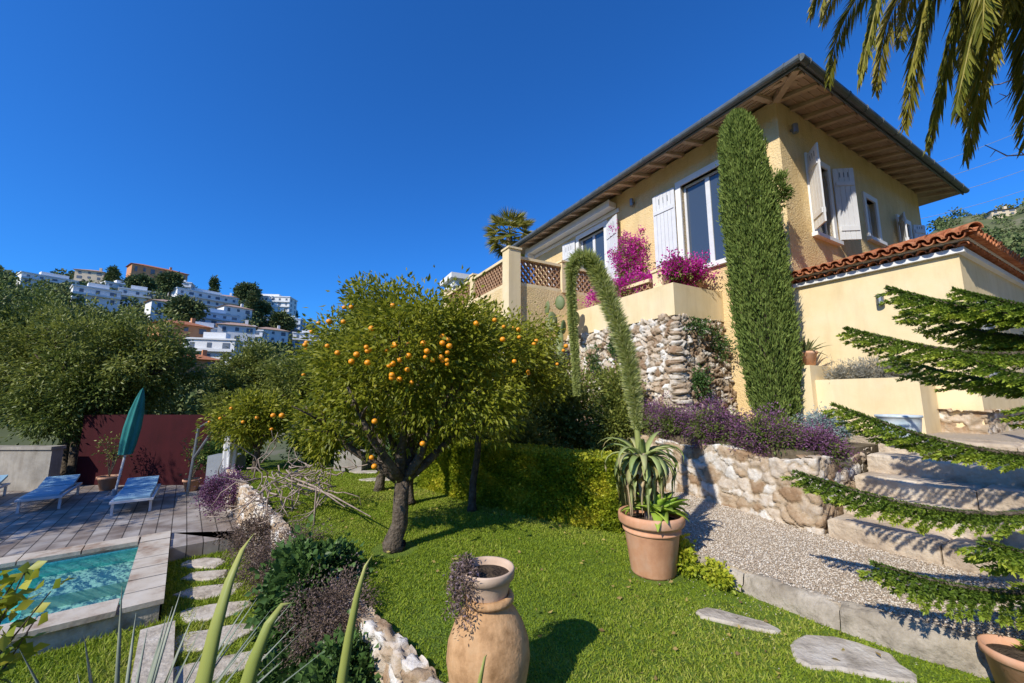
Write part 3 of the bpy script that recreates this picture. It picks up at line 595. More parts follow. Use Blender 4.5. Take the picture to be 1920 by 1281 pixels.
shutter(5.58,-.06,.36,5.42,6.27,-2.6); shutter(6.52,-.06,.36,5.42,6.27,-.4)
mb=MB(); mb.box(-.3,-.03,4.4,8.8,7.08,7.24); mb.box(-.34,-.3,4.38,8.82,7.06,7.26); mb.build('awning_case','white',H,True)
mb=MB(); mb.box(-.05,0.001,4.3,8.9,6.93,7.05); mb.box(-.34,0,8.82,9.0,6.6,7.3); mb.build('trim_band','white',H,True)
for xx,yy in ((-.06,3.75),(-.06,.45)):
    mb=MB(); mb.tube([(xx-.03,yy,6.85),(xx-.03,yy,7.05)],.055,12); mb.box(xx-.03,.0,yy-.02,yy+.02,6.93,6.97); mb.build('wall_light','metal',H,True)
mb=MB(); mb.tube([(.45,-.09,6.85),(.45,-.09,7.03)],.055,12); mb.box(.43,.47,-.09,0,6.92,6.96); mb.build('wall_light','metal',H,True)
wy=-2.08; wt=3.62
mb=MB(); wallgrid(mb,'y',0,.25,wy,-.001,.9,wt,[]); wallgrid(mb,'x',wy,.25,.25,6.5,.9,wt,[(1.0,1.7,1.9,3.0)]); mb.box(6.25,6.5,wy+.25,0,.9,wt)
wg=mb.build('wing_wall','stucco_smooth',H,True)
mb=MB(); mb.box(1.0,1.7,wy+.1,wy+.13,1.9,3.0); mb.build('wing_window','glass',wg,True)
shutw=MB(); shutw.box(.45,.96,wy-.05,wy-.01,1.85,3.05); [shutw.box(.47,.94,wy-.065,wy-.05,1.9+k*.08,1.94+k*.08) for k in range(14)]; shutw.build('wing_shutter','bluegrey',wg,True)
stone_sheet('stone_footing',[(6.4,wy-.03),(-.04,wy-.03),(-.04,-.35)],.9,1.42,.12,.035,'stone2',out=1,res=.02,capw=.06,parent=H,local=True,seed=21,gap=.25)
mb=MB()
def band(z0,z1,off): 
    mb.box(-off,.02,wy-off,-.01,z0,z1); mb.box(.02,6.6,wy-off,wy+.02,z0,z1)
band(wt-.02,wt+.05,.07); band(wt+.12,wt+.15,.14)
mb.build('roof_band','white',wg,True)
tm=MB()
def halftube(p,q,r0,r1,updir=1,n=7,mi=0,th=.012):
    p=Vector(p);q=Vector(q);d=(q-p).normalized();s=d.cross(Vector((0,0,1))).normalized();u=s.cross(d)
    vs=[]
    for pt,r in ((p,r0),(q,r1)):
        for rad in (r,r-th):
            for k in range(n+1):
                t=math.pi*k/n; vs.append(pt+(s*math.cos(t)+u*math.sin(t)*updir)*rad)
    m=n+1; fs=[]
    for k in range(n):
        fs+=[(k,k+1,2*m+k+1,2*m+k),(m+k+1,m+k,3*m+k,3*m+k+1),(k+1,k,m+k,m+k+1),(2*m+k,2*m+k+1,3*m+k+1,3*m+k)]
    tm.add(vs,fs,mi)
def genoise(z,off):
    y=wy+.05-off
    while y<0: halftube((-off,y,z),(.0,y,z),.06,.06); y+=.14
    x=.1-off
    while x<6.5: halftube((x,wy-off,z),(x,wy,z),.06,.06); x+=.14
genoise(wt+.055,.13); 
slp=math.tan(math.radians(15)); ez=wt+.165; of=.23; SPc=.15
y=wy-of+.08
while y<0.0:
    run=min(3.0,(y-(wy-of)))+.05
    L_=2.2 if y>-.2 else max(.25,run)
    x=-of+random.uniform(-.02,.02)
    while x<-of+L_:
        zz=ez+(x+of)*slp+random.uniform(-.006,.006); e=min(x+.36,-of+L_+.05); halftube((x,y,zz+.015),(e,y,zz+.015+(e-x)*slp),.072,.058); 
        x+=.3
    halftube((-of-.02,y+.075,ez+.02),(-of+L_,y+.075,ez+.02+L_*slp),.066,.066,-1)
    y+=SPc
x=-of+.08
while x<6.7:
    L_=min(x+of+.05,1.9+of)
    k=wy-of+random.uniform(-.02,.02)
    while k<wy-of+L_:
        zz=ez+(k-wy+of)*slp; e=min(k+.36,wy-of+L_+.05); halftube((x,k,zz+.015),(x,e,zz+.015+(e-k)*slp),.072,.058); k+=.3
    halftube((x+.075,wy-of-.02,ez+.02),(x+.075,wy-of+L_,ez+.02+L_*slp),.066,.066,-1)
    x+=SPc
k=-of
while k<1.9: 
    zz=ez+.05+(k+of)*slp; halftube((k,wy+k,zz),(k+.33,wy+k+.33,zz+.33*slp),.09,.075); k+=.28
tm.add([(-of+.03,wy-of+.03,ez-.02),(-of+.03,0,ez-.02),(-of+2.3,0,ez-.02+2.27*slp),(-of+2.3,wy-of+2.3,ez-.02+2.27*slp)],[(0,1,2,3)])
tm.add([(-of+.03,wy-of+.03,ez-.02),(-of+2.3,wy-of+2.3,ez-.02+2.27*slp),(6.6,wy-of+2.3,ez-.02+2.27*slp),(6.6,wy-of+.03,ez-.02)],[(0,1,2,3)])
tm.build('wing_roof','tile',wg,True)
mb=MB(); mb.tube([(-.07,-1.2,3.05),(-.07,-1.2,3.2)],.05,12); mb.box(-.07,0,-1.22,-1.18,3.1,3.15); mb.build('wall_light','metal',H,True)
# terraces
mb=MB(); mb.box(-1.5,-.01,1.48,4.78,3.0,3.45); mb.build('terrace_floor','concrete',H,True)
mb=MB(); mb.box(-3.3,-.01,4.96,9.4,3.9,4.4); mb.build('terrace_floor','concrete',H,True)
mb=MB()
mb.box(-1.58,-1.4,1.4,4.75,3.2,3.85); mb.box(-1.4,.0,1.4,1.56,3.2,3.85)
mb.build('parapet','stucco_smooth',H,True)
stone_sheet('terrace_stone_wall',[(.0,1.46),(-1.52,1.46),(-1.52,4.8)],.7,3.2,.115,.085,'stone',out=-1,res=.018,capw=.1,parent=H,local=True,seed=31,gap=.15,batter=.18)
mb=MB(); mb.box(-3.37,-1.53,4.78,4.95,3.1,4.42); mb.box(-1.53,-.01,4.78,4.95,3.4,4.42); mb.box(-3.37,-3.2,4.95,9.5,3.1,4.42); mb.build('terrace_wall','stucco',H,True)
stone_sheet('terrace_stone_wall',[(-1.5,4.85),(-3.3,4.85),(-3.3,9.5)],-.2,3.1,.15,.08,'stone',out=-1,res=.03,capw=.08,parent=H,local=True,seed=33,gap=.2,batter=.2)
def lattice(p,q,z0,z1):
    d=Vector((q[0]-p[0],q[1]-p[1],0)); L_=d.length; d.normalize(); s=Vector((-d.y,d.x,0)); m=MB()
    r=.075; rows=max(1,int((z1-z0)/(r*1.05))); rr=(z1-z0)/rows; n=int(L_/(2*r)); 
    for j in range(rows):
        for i in range(-1,n+1):
            cx=(i+.5+.5*(j%2))*L_/n
            vs=[];K=8
            for k in range(K+1):
                t=math.pi*k/K
                for rad in (r,r-.018):
                    a=min(max(cx+rad*math.cos(t),0),L_)
                    for w in (-.05,.05):
                        vs.append(Vector((p[0],p[1],z0+j*rr+min(rr,math.sin(t)*rad*rr/r)))+d*a+s*w)
            fs=[]
            for k in range(K):
                a=k*4;b=a+4; fs+=[(a,b,b+1,a+1),(a+2,a+3,b+3,b+2),(a,a+2,b+2,b),(a+1,b+1,b+3,a+3)]
            m.add(vs,fs)
    return m
def capb(bal,p,q,z,w=.1,h=.07):
    d=Vector((q[0]-p[0],q[1]-p[1],0)).normalized(); s=Vector((-d.y,d.x,0))*w
    P0=Vector((p[0],p[1],0));Q0=Vector((q[0],q[1],0)); bal.prism([(P0+s)[:2],(Q0+s)[:2],(Q0-s)[:2],(P0-s)[:2]],z,z+h)
BG=[([((-3.28,5.12),(-3.28,7.0),4.5,5.12),((-3.28,7.25),(-3.28,9.3),4.5,5.12),((-3.1,4.87),(-1.8,4.87),4.5,5.12),((-1.5,4.87),(-.02,4.87),4.5,5.12)],
 [((-3.28,4.87),3.1,5.32,.17),((-3.28,7.12),4.4,5.25,.12),((-3.28,9.4),3.1,5.3,.15),((-1.65,4.87),4.4,5.25,.13)]),
 ([((-1.12,1.95),(-.1,1.95),3.75,4.1),((-1.25,2.2),(-1.25,3.2),3.75,4.1)],[((-1.25,1.95),3.4,4.25,.12),((-.04,1.95),3.4,4.2,.1),((-1.25,3.3),3.4,4.2,.1)])]
for segs,posts in BG:
    bal=MB()
    for p,q,z0,z1 in segs:
        capb(bal,p,q,z1); capb(bal,p,q,z0-(.08 if z0>4 else .3),.09,.08 if z0>4 else .3)
    for (x,y),z0,z1,w in posts:
        bal.box(x-w,x+w,y-w,y+w,z0,z1); bal.box(x-w-.03,x+w+.03,y-w-.03,y+w+.03,z1,z1+.05)
    bo=bal.build('balustrade','stucco_smooth',H,True)
    for p,q,z0,z1 in segs: lattice(p,q,z0,z1).build('lattice','clay',bo,True)
pl=empty('planter_box',(*W(-.5,-.9),1.1),'cream rendered planter box filled with silvery lavender','planter')
mb=MB()
def wbox(mb,x0,x1,y0,y1,z0,z1,mi=0): mb.prism([W(x0,y0),W(x1,y0),W(x1,y1),W(x0,y1)],z0,z1,mi)
wbox(mb,-.62,-.5,-1.66,-.5,1.0,1.88);wbox(mb,-.5,-.02,-1.66,-1.54,1.0,1.88);wbox(mb,-.62,-.02,-.5,-.44,1.0,1.88); wbox(mb,-.75,-.05,-.44,.1,1.0,2.12)
mb.build('planter_wall','stucco_smooth',pl); mb=MB(); wbox(mb,-.5,-.05,-1.54,-.5,1.5,1.8); mb.build('soil','soil',pl)
parts=[cloud((*W(-.3,y),1.95),(.24,.26,.17),38,60,.06,.011,.08,.3,-.6) for y in (-1.35,-1.05,-.75)]
V,T,t=join(parts); tag(trimesh('lavender_plant',V,T,t,'lav',loc=(*W(-.3,-1),1.85)),'silvery grey lavender growing in the cream planter','plant')
# ---------------------------------------------------------------- pots
def pot(name,label,c,prof,mat='terra',soilz=None,soilr=None):
    e=empty(name,c,label,'plant pot'); mb=MB(); mb.lathe(prof,c,40); mb.build('pot_body',mat,e,smooth=True)
    if soilz: 
        mb=MB(); mb.lathe([(0.001,soilz),(soilr*.3,soilz+.012),(soilr*.6,soilz),(soilr,soilz-.01)],c,24); mb.build('soil','soil',e)
    return e
PC=(1.31,3.95,0)
pot('terracotta_pot','large terracotta pot with rolled rim on the lawn',PC,[(0.001,.0),(.19,0),(.2,.02),(.245,.36),(.25,.37),(.262,.375),(.262,.39),(.25,.395),(.255,.43),(.29,.44),(.298,.455),(.3,.5),(.295,.525),(.28,.53),(.265,.52),(.262,.46),(.25,.4)],soilz=.46,soilr=.26)
JC=(-.126,2.335,0)
e=empty('clay_jar',JC,'tall weathered clay jar with narrow neck on the lawn','jar'); mb=MB()
mb.lathe([(.001,0),(.13,0),(.17,.05),(.205,.14),(.222,.24),(.215,.32),(.185,.40),(.15,.455),(.125,.485),(.115,.50),(.118,.51),(.135,.515),(.138,.53),(.13,.545),(.11,.55),(.1,.53)],JC,48); mb.build('jar_body','terra2',e,smooth=True)
BC=(JC[0]-.01,JC[1],.54)
pot('clay_bowl','pale clay bowl of dry soil resting on the jar',BC,[(.001,-.02),(.105,-.02),(.11,0),(.122,.05),(.132,.085),(.136,.09),(.148,.093),(.15,.135),(.146,.142),(.136,.14),(.131,.12),(.125,.1)],'bowl',.112,.13)
parts=[];
for k in range(75):
    a=R.uniform(2.5,4.3); l=R.uniform(.12,.30); n=26
    s=np.linspace(0,1,n); ro=.10+R.uniform(.04,.11)*np.minimum(s*2,1); x=BC[0]+np.cos(a)*ro; y=BC[1]+np.sin(a)*ro; z=BC[2]+.14+.05*np.sin(s*3.1)-l*s**1.6
    P=np.stack([x,y,z],1)+R.normal(size=(n,3))*.012; parts.append(leaves(P,R.normal(size=(n,3)),.024,.008,R.random(n)))
V,T,t=join(parts); tag(trimesh('dry_plant',V,T,t,'brownshrub',loc=BC),'withered brown purple plant trailing over the clay bowl','plant')
c=(*W(-.42,-.27),2.12); pot('terracotta_pot','small dark terracotta pot on the cream block',c,[(.001,0),(.1,0),(.14,.2),(.155,.21),(.155,.25),(.14,.25),(.13,.2)],'terra',.22,.13)
def rosette(name,label,c,n,L,w,mat,droop=.5,elev=(10,80),seg=7,curl=0,parent=None,tt=None,wp=(.7,1,.95,.8,.55,.3,.03)):
    mb=MB(); rn=random.Random(n+int(L*100))
    for k in range(n):
        f=k/n; az_=k*2.399+rn.uniform(-.3,.3); el=math.radians(elev[0]+(elev[1]-elev[0])*f+rn.uniform(-8,8)); l=L*rn.uniform(.75,1.12)*(1-.25*f)
        p=Vector(c)+Vector((math.cos(az_),math.sin(az_),0))*.02; pts=[p.copy()]; e=el; tw=rn.uniform(-.35,.35); dr=rn.uniform(.6,1.3)
        for s in range(seg-1):
            p=p+Vector((math.cos(az_)*math.cos(e),math.sin(az_)*math.cos(e),math.sin(e)))*l/(seg-1); e-=droop*(1.2-f)*(.5+.3*s)*dr*.4; az_+=tw/(seg-1); e=max(e,-1.65); pts.append(p.copy())
        mb.blade(pts,[w*q for q in wp],.22,tint=rn.uniform(0,.65) if f>.2 else rn.uniform(.5,1))
    o=mb.build(name,mat,parent,smooth=True,loc=c if parent is None else None)
    if label: tag(o,label,'plant')
    return o
rosette('aloe_plant','spiky green aloe in a small pot',(c[0],c[1],c[2]+.22),22,.4,.05,'agave',.3,(15,80))
c=(4.72,4.95,1.12)
pot('glazed_planter','white and blue glazed planter on the landing',c,[(.001,0),(.17,0),(.18,.02),(.20,.18),(.205,.24),(.22,.245),(.217,.27),(.20,.265),(.19,.23)],'glaze',.23,.19)
ag=empty('agave_plant',(PC[0],PC[1],.46),'agave with drooping pale rosette and long arching flower spike','plant')
mb=MB(); mb.tube([(1.31,3.95,.4),(1.30,3.95,.8),(1.24,3.97,1.08)],[.06,.055,.06],10); mb.build('stem','drybark',ag,smooth=True)
rosette('old_rosette',None,(1.26,3.97,1.0),64,.62,.07,'agave_pale',1.15,(-35,62),10,parent=ag,wp=(.6,.9,1,.98,.9,.8,.65,.45,.25,.03))
rosette('young_rosette',None,(1.36,3.92,.53),30,.34,.13,'agave_bright',.45,(6,66),7,parent=ag,wp=(.55,.9,1,.9,.65,.35,.03))
path=[(1.24,3.98,.95),(1.22,4,1.5),(1.18,4,1.95),(1.08,4,2.35),(.94,4,2.75),(.85,4,2.98),(.77,4,3.06),(.68,4,3.04),(.62,4,2.93),(.61,4,2.7),(.62,4,2.35),(.64,4,2.0),(.645,4,1.62)]
cum=np.r_[0,np.cumsum([math.dist(path[i],path[i+1]) for i in range(len(path)-1)])]; pa=np.array(path)
sp=lambda s:np.stack([np.interp(s,cum,pa[:,i]) for i in range(3)],-1)
mb=MB(); ss_=np.linspace(0,cum[-1],40); mb.tube([tuple(q) for q in sp(ss_)],list(np.interp(ss_,[0,cum[-1]],[.03,.008])),8,tint=.3); mb.build('flower_stalk','spike',ag,smooth=True)
n=19000; s=cum[-1]*R.uniform(.09,1,n); c0=sp(s); tg=unit(sp(np.minimum(s+.02,cum[-1]))-sp(s-.02)); rd=unit(np.cross(tg,R.normal(size=(n,3)))); rad=np.interp(s/cum[-1],[0.09,.2,.45,.6,.68,1],[.04,.09,.105,.095,.05,.028])
V,T,t=leaves(c0+rd*.015,rd+tg*.35,rad*(.45+.85*R.random(n)),.009,.05+.4*R.random(n)+.5*(R.random(n)>.65)*(s/cum[-1]<.5)+.1)
trimesh('flower_spike',V,T,t,'spike',ag)
# ---------------------------------------------------------------- trees
def branchy(mb,base,top,r0,tips,r1=.5,jit=.12,seed=0):
    rn=random.Random(seed); b=Vector(base);t=Vector(top); pts=[b+(t-b)*f+Vector((rn.uniform(-1,1),rn.uniform(-1,1),0))*r0*.35*(0<f<1) for f in (0,.08,.35,.7,1)]
    mb.tube(pts,[r0*1.4,r0*1.05,r0*.9,r0*.85,r0*.8],14)
    for tp in tips:
        tp=Vector(tp); m=t*.45+tp*.55+Vector((rn.uniform(-jit,jit),rn.uniform(-jit,jit),rn.uniform(-jit,0)))
        q=t*.8+tp*.2+Vector((rn.uniform(-jit,jit)*.4,rn.uniform(-jit,jit)*.4,-.05))
        mb.tube([t-Vector((0,0,r0*.4)),q,m,tp],[r0*.62,r0*.52,r0*.36,r0*.12],9)
        for _ in range(5):
            d=Vector((rn.uniform(-1,1),rn.uniform(-1,1),rn.uniform(-.1,1))).normalized()*rn.uniform(.35,.7)*(tp-t).length*.6
            st_=m.lerp(tp,rn.random()*.6); mb.tube([st_,st_+d*.5+Vector((0,0,.03)),st_+d],[r0*.22,r0*.14,r0*.05],6)
OB=(-1.25,4.51,0)
tips=[(-2.2,4.3,1.5),(-1.9,5.1,1.9),(-1.3,4.2,2.3),(-.4,4.5,2.0),(-.7,5.2,2.1),(-.1,4.8,1.7),(-1.6,3.9,1.7),(-1.0,5.1,2.4)]
oc_=[cloud((-1.08,4.7,1.95),(1.22,.92,.9),290,78,.070,.030,.17,.55,.35,zmin=1.02,lump=.24),cloud((-2.05,4.45,1.35),(.32,.34,.38),32,70,.070,.030,.15,.3,.5),cloud((-1.0,4.3,2.2),(.85,.55,.5),60,70,.070,.030,.16,.4,.2)]
treeobj('orange_tree','bushy orange tree with dark trunk and ripe oranges on the lawn','tree',OB,lambda mb:branchy(mb,OB,(-1.2,4.53,.72),.095,tips,seed=2),oc_,'leaf_orange')
def ico(mb,c,r,sub=2):
    import bmesh
    bm=bmesh.new(); bmesh.ops.create_icosphere(bm,subdivisions=sub,radius=r); mb.add([(v.co.x+c[0],v.co.y+c[1],v.co.z*.94+c[2]) for v in bm.verts],[[v.index for v in f.verts] for f in bm.faces]); bm.free()
ms=MB(); ico(ms,(0,0,0),.025,3); ome=bpy.data.meshes.new('orange_fruit'); ome.from_pydata(ms.v,[],ms.f); ome.materials.append(M['orange']); ome.polygons.foreach_set('use_smooth',[True]*len(ms.f))
rn=random.Random(9)
def oranges(cs,grp,label,s=1):
    for c in cs:
        o=bpy.data.objects.new('orange',ome); COL.objects.link(o); o.location=c; q=rn.uniform(.8,1.2)*s; o.scale=(q,q,q); tag(o,label,'orange',grp)
def onshell(c,r,n=20,zr=(-.5,.7)):
    out=[]
    while len(out)<n:
        d=Vector((rn.gauss(0,1),rn.gauss(0,1),rn.gauss(0,.6))).normalized()
        if d.y>-.15 or not zr[0]<d.z<zr[1]: continue
        out.append((c[0]+d.x*r[0]*1.03,c[1]+d.y*r[1]*1.03,c[2]+d.z*r[2]))
    return out
fr=[]
for c,k in [((-1.5,3.75,2.03),4),((-1.2,3.70,2.02),6),((-.95,3.7,2.0),6),((-.62,3.74,2.05),5),((-1.15,3.72,1.84),5)]:
    for _ in range(k): fr.append((c[0]+rn.uniform(-.2,.2),c[1]+rn.uniform(-.05,.08),c[2]+rn.uniform(-.13,.13)))
fr+=onshell((-1.08,4.7,2.0),(1.28,.96,.9),n=30,zr=(-.2,.6))+[(-2.42,4.1,1.42),(-2.32,4.08,1.42),(-.82,3.75,1.18),(-1.3,3.8,1.05),(-1.27,3.8,.97),(-1.28,3.78,1.38)]
oranges(fr,'ripe oranges on the orange tree','ripe orange hanging among the leaves')
t2=(-.57,5.95,0)
treeobj('citrus_tree','slender citrus tree with dark crown behind the hedge','tree',t2,lambda mb:branchy(mb,t2,(-.5,6.05,1.1),.055,[(-.9,6,2.0),(0,6.3,2.2),(.4,6.1,2.1),(-.2,5.8,2.3)],seed=4),[cloud((-.15,6.3,2.3),(.95,.75,.72),160,68,.08,.034,.19,.4,.4,lump=.34),cloud((.25,6.4,1.75),(.45,.4,.35),24,66,.08,.034,.17,.3,.4)],'leaf_orange')
for k,(x,y,c,r) in enumerate([(-1.55,6.3,(-1.6,6.8,1.8),(.95,.6,.65)),(-2.3,7.2,(-2.5,7.6,1.75),(.8,.6,.6))]):
    treeobj('citrus_tree','dark leafy citrus tree on the lawn edge','tree',(x,y,0),lambda mb:branchy(mb,(x,y,0),(x,y,.9),.08,[(c[0]+a,c[1]+b,c[2]) for a,b in ((-.6,0),(.5,.2),(0,-.5),(0,.5))],seed=k+9),[cloud(c,r,100,68,.085,.036,.18,.4,.4,lump=.3)],'leaf_orange' if k else 'leaf_olive')
oranges(onshell((-.15,6.3,2.3),(1.05,.8,.75),n=9,zr=(-.3,.6)),'ripe oranges on the citrus tree','ripe orange hanging among the leaves',1.2)
t3=(-5.6,9.0,0); c3=(-5.7,9.0,1.15)
treeobj('citrus_tree','small round citrus tree with a few oranges','tree',t3,lambda mb:branchy(mb,t3,(-5.6,9,.5),.07,[(-6.2,9,1.3),(-5.2,8.8,1.3),(-5.6,9.3,1.5)],seed=6),[cloud(c3,(.8,.65,.52),110,68,.1,.045,.18,.4,.4)],'leaf_orange')
oranges(onshell(c3,(.85,.7,.55),n=6,zr=(-.4,.6)),'ripe oranges on the small citrus tree','ripe orange hanging among the leaves',1.3)
BT=[((-12.4,11.4,-.6),(-12.7,11.4,2.5),(2.0,1.5,1.5),'leaf_olive'),((-11.0,11.7,-.6),(-10.9,11.7,2.4),(1.2,1.1,1.3),'leaf_olive'),((-15.5,11.8,-.6),(-15.3,11.8,3.2),(1.9,1.6,1.7),'leaf_dark'),
((-11.6,10.9,-.6),(-11.9,10.9,1.5),(1.5,.7,1.0),'leaf_dark'),((-9.4,15,-3),(-9.5,14.5,2.1),(1.35,1.2,1.25),'leaf_olive'),((-6.9,13.8,-2),(-6.9,13.4,1.8),(1.3,1.2,1.1),'leaf_olive'),((-4.7,13,-1),(-4.6,12.8,3.4),(1.3,1.2,1.55),'leaf_olive'),((-2.6,13.5,-1),(-2.5,13.3,3.3),(1.4,1.2,1.4),'leaf_olive'),((-.9,12.5,-1),(-1.1,12.3,2.7),(1.1,1.0,1.0),'leaf_olive'),
((-8.4,11.9,-1),(-8.5,12.1,.9),(.8,.7,.8),'leaf_olive'),((14.5,12,-1),(14.6,12.5,4.0),(2.2,1.8,1.4),'leaf_olive'),((-13.2,3.4,-.6),(-13.2,3.4,3.7),(2.2,2.0,1.7),'leaf_olive')]  # last tree stands out of view, added to shade the pool deck
for k,(b,c,r,m) in enumerate(BT):
    big=max(r)
    treeobj('garden_tree',['dense dark green leafy tree behind the garden wall','rounded olive green tree beyond the terrace'][m=='leaf_olive'],'tree',b,lambda mb:branchy(mb,b,(b[0],b[1],c[2]-r[2]*.6),.13,[(c[0]+a*r[0]*.6,c[1]+q*r[1]*.6,c[2]+z*r[2]) for a,q,z in ((-1,0,.1),(1,.2,.1),(0,-1,.2),(.3,.8,.5),(-.4,-.3,.7))],seed=k+20),[cloud(c,r,int(120+45*big),72,.12,.05,.15*big,.4,.3,lump=.38),cloud((c[0],c[1],c[2]+r[2]*.5),(r[0]*.7,r[1]*.7,r[2]*.65),45,62,.11,.045,.13*big,.3,-.1,lump=.45)],m)
def shrub(name,label,c,r,ncl,nl,L,Wd,cr,mat,cat='shrub',extra=[],zmin=None,**k):
    V,T,t=join([cloud(c,r,ncl,nl,L,Wd,cr,zmin=zmin,**k)]+extra); return tag(trimesh(name,V,T,t,mat,loc=(c[0],c[1],c[2]-r[2])),label,cat)
hp=np.array([(1.28,4.98),(.55,5.45),(-.45,6.25),(-1.1,6.9),(-1.7,7.5)]); hc=np.r_[0,np.cumsum(np.linalg.norm(np.diff(hp,axis=0),axis=1))]
n=56000; s=R.uniform(0,hc[-1],n); hx_=np.interp(s,hc,hp[:,0]);hy_=np.interp(s,hc,hp[:,1]); nn=np.array([-.66,-.75])
f=R.random(n); face=f<.62; q=R.uniform(-.02,.5,n); zz=R.uniform(.0,.84,n)
bump_=.02*fbm(s*6,zz*9,1)
P=np.stack([hx_+np.where(face,-nn[0]*(-.0+bump_),-nn[0]*q),hy_+np.where(face,-nn[1]*(bump_),-nn[1]*q),np.where(face,zz,.83+.015*fbm(s*5,q*9,2))],1)+R.normal(size=(n,3))*.014
D=np.where(face[:,None],np.array([nn[0],nn[1],.3]),np.array([0,0,1.]))+R.normal(size=(n,3))*.5
tn=.2+.5*R.random(n)+.4*np.clip(fbm(s*5,zz*8,7),-.4,1)
V,T,t=leaves(P,D,.036*(.6+.8*R.random(n)),.034,tn); 
mb=MB(); pl_=[tuple(a-nn*.05) for a in hp]+[tuple(a-nn*.46) for a in hp[::-1]]
he=empty('hedge',(0,5.9,0),'low clipped ivy hedge with yellow green leaves on the lawn','hedge')
trimesh('foliage',V,T,t,'leaf_hedge',he); mb.prism(pl_,0,.79); mb.build('inner_branches','twig',he)
shrub('hedge_plant','small yellow green variegated shrub beside the pot',(1.60,3.98,.13),(.08,.24,.12),36,50,.04,.03,.05,'leaf_hedge',zmin=.03)
shrub('hedge_plant','small yellow green variegated shrub along the kerb',(1.76,3.66,.06),(.07,.14,.06),18,50,.035,.028,.045,'leaf_hedge',zmin=.03)
for k,(c,r) in enumerate([((2.72,6.9,1.2),(.42,.65,.30)),((3.0,6.05,1.18),(.36,.5,.29)),((3.3,5.35,1.12),(.33,.42,.25)),((3.65,4.95,1.0),(.25,.25,.2)),((2.5,7.6,1.2),(.4,.5,.28))]):
    shrub('purple_flower_shrub','spreading shrub covered in small purple flowers over the stone wall',c,r,95,80,.028,.015,.10,'purple','shrub',shell=.4,lump=.45)
    shrub('low_shrub','dark green leaves under the purple flowers',(c[0]+.02,c[1]+.03,c[2]-.04),(r[0]*.9,r[1]*.9,r[2]*.8),60,60,.05,.02,.1,'leaf_dark',shell=.3)
shrub('blue_grey_bush','rounded blue grey cushion bush at the top of the stairs',(4.22,5.5,1.2),(.22,.24,.2),90,80,.035,.013,.06,'bluebush',shell=.5)
for k,(c,r,m) in enumerate([((1.1,8.2,1.35),(.65,.55,.7),'leaf_olive'),((.1,8.6,1.2),(1.0,.7,.8),'leaf_dark'),((-1.2,9.4,1.1),(1.2,.6,.9),'leaf_olive'),((-3.2,9.9,.9),(1.2,.6,.8),'leaf_ivy'),((-4.6,10.4,.7),(.9,.5,.7),'leaf_ivy'),((.5,9.6,2.2),(.7,.5,.7),'leaf_olive'),((1.9,7.5,1.0),(.35,.35,.5),'leaf_olive'),((2.1,7.9,1.7),(.25,.35,.5),'leaf_olive'),((-7.0,10.2,.1),(.6,.35,.5),'leaf_ivy'),((.2,7.4,.6),(.6,.4,.45),'leaf_olive')]):
    shrub('garden_shrub','evergreen shrub growing against the stone wall',c,r,int(110*max(r)),85,.08,.045,.2,m,zmin=.0,shell=.4,lump=.4)
for (x,y,z,rx,rz) in [(-1.0,1.32,2.95,.4,.16),(-.4,1.3,2.7,.35,.35),(-1.75,3.6,2.3,.3,.6),(-1.72,2.5,1.5,.4,.3),(-1.72,2.9,2.75,.25,.2),(-1.2,1.2,1.9,.25,.25)]:
    w=W(x,y); shrub('ivy','green creeper spreading over the rubble wall',(w[0],w[1],z),(rx*.7,rx*.6,rz),20,36,.05,.035,.10,'leaf_ivy','climbing plant',shell=.1)
shrub('ivy','dark green ivy clump cascading over the retaining wall',(-1.75,3.75,-.1),(.36,.33,.36),130,110,.06,.05,.1,'leaf_ivy','climbing plant',shell=.5,zmin=-.75)
shrub('ivy','dark green ivy trailing down to the lower lawn',(-1.55,3.35,-.55),(.3,.3,.3),70,80,.06,.05,.1,'leaf_ivy','climbing plant',shell=.4,zmin=-.8)
shrub('ivy','dark green ivy covering the face of the retaining wall',(-1.12,2.92,-.42),(.22,.24,.34),90,80,.055,.045,.09,'leaf_ivy','climbing plant',shell=.4,zmin=-.8)
shrub('dry_shrub','twiggy brown purple shrub on the retaining wall',(-1.35,3.3,-.05),(.26,.24,.26),110,110,.022,.010,.09,'brownshrub',shell=.4,zmin=-.75,lump=.4)
shrub('dry_shrub','twiggy brown purple shrub spilling over the wall',(-2.45,4.55,-.1),(.32,.36,.3),120,110,.024,.011,.1,'brownshrub',shell=.4,zmin=-.75,lump=.4)
shrub('dry_shrub','twiggy brown purple shrub by the pool deck',(-3.3,5.45,-.15),(.3,.35,.25),80,90,.028,.013,.1,'brownshrub',shell=.4,zmin=-.75,lump=.4)
shrub('purple_flower_shrub','low purple flowering shrub at the end of the wall',(-5.3,7.7,-.1),(.36,.4,.34),100,90,.032,.018,.10,'purple',shell=.4,zmin=-.6)
for c,r,l,nn_ in [((*W(-.3,3.75),5.25),(.36,.40,.8),'tall magenta bougainvillea climbing beside the french window',100),((*W(-1.15,3.2),4.12),(.3,1.1,.26),'magenta bougainvillea sprawling over the terrace parapet',150),((*W(-.85,1.75),4.30),(.55,.4,.26),'magenta bougainvillea sprawling over the terrace lattice',110)]:
    e=empty('bougainvillea',(c[0],c[1],c[2]-r[2]),l,'climbing plant')
    V,T,t=cloud((0,0,0),r,nn_,50,.045,.04,.11,.35,0,lump=.5); V=V@np.array([[cR,sR,0],[-sR,cR,0],[0,0,1]])+np.array(c); trimesh('flowers',V,T,t,'boug',e)
    V,T,t=cloud((0,0,-.05),(r[0]*.9,r[1]*.9,r[2]*.9),44,40,.06,.04,.14,.1,0); V=V@np.array([[cR,sR,0],[-sR,cR,0],[0,0,1]])+np.array(c); trimesh('leaves',V,T,t,'leaf_olive',e)
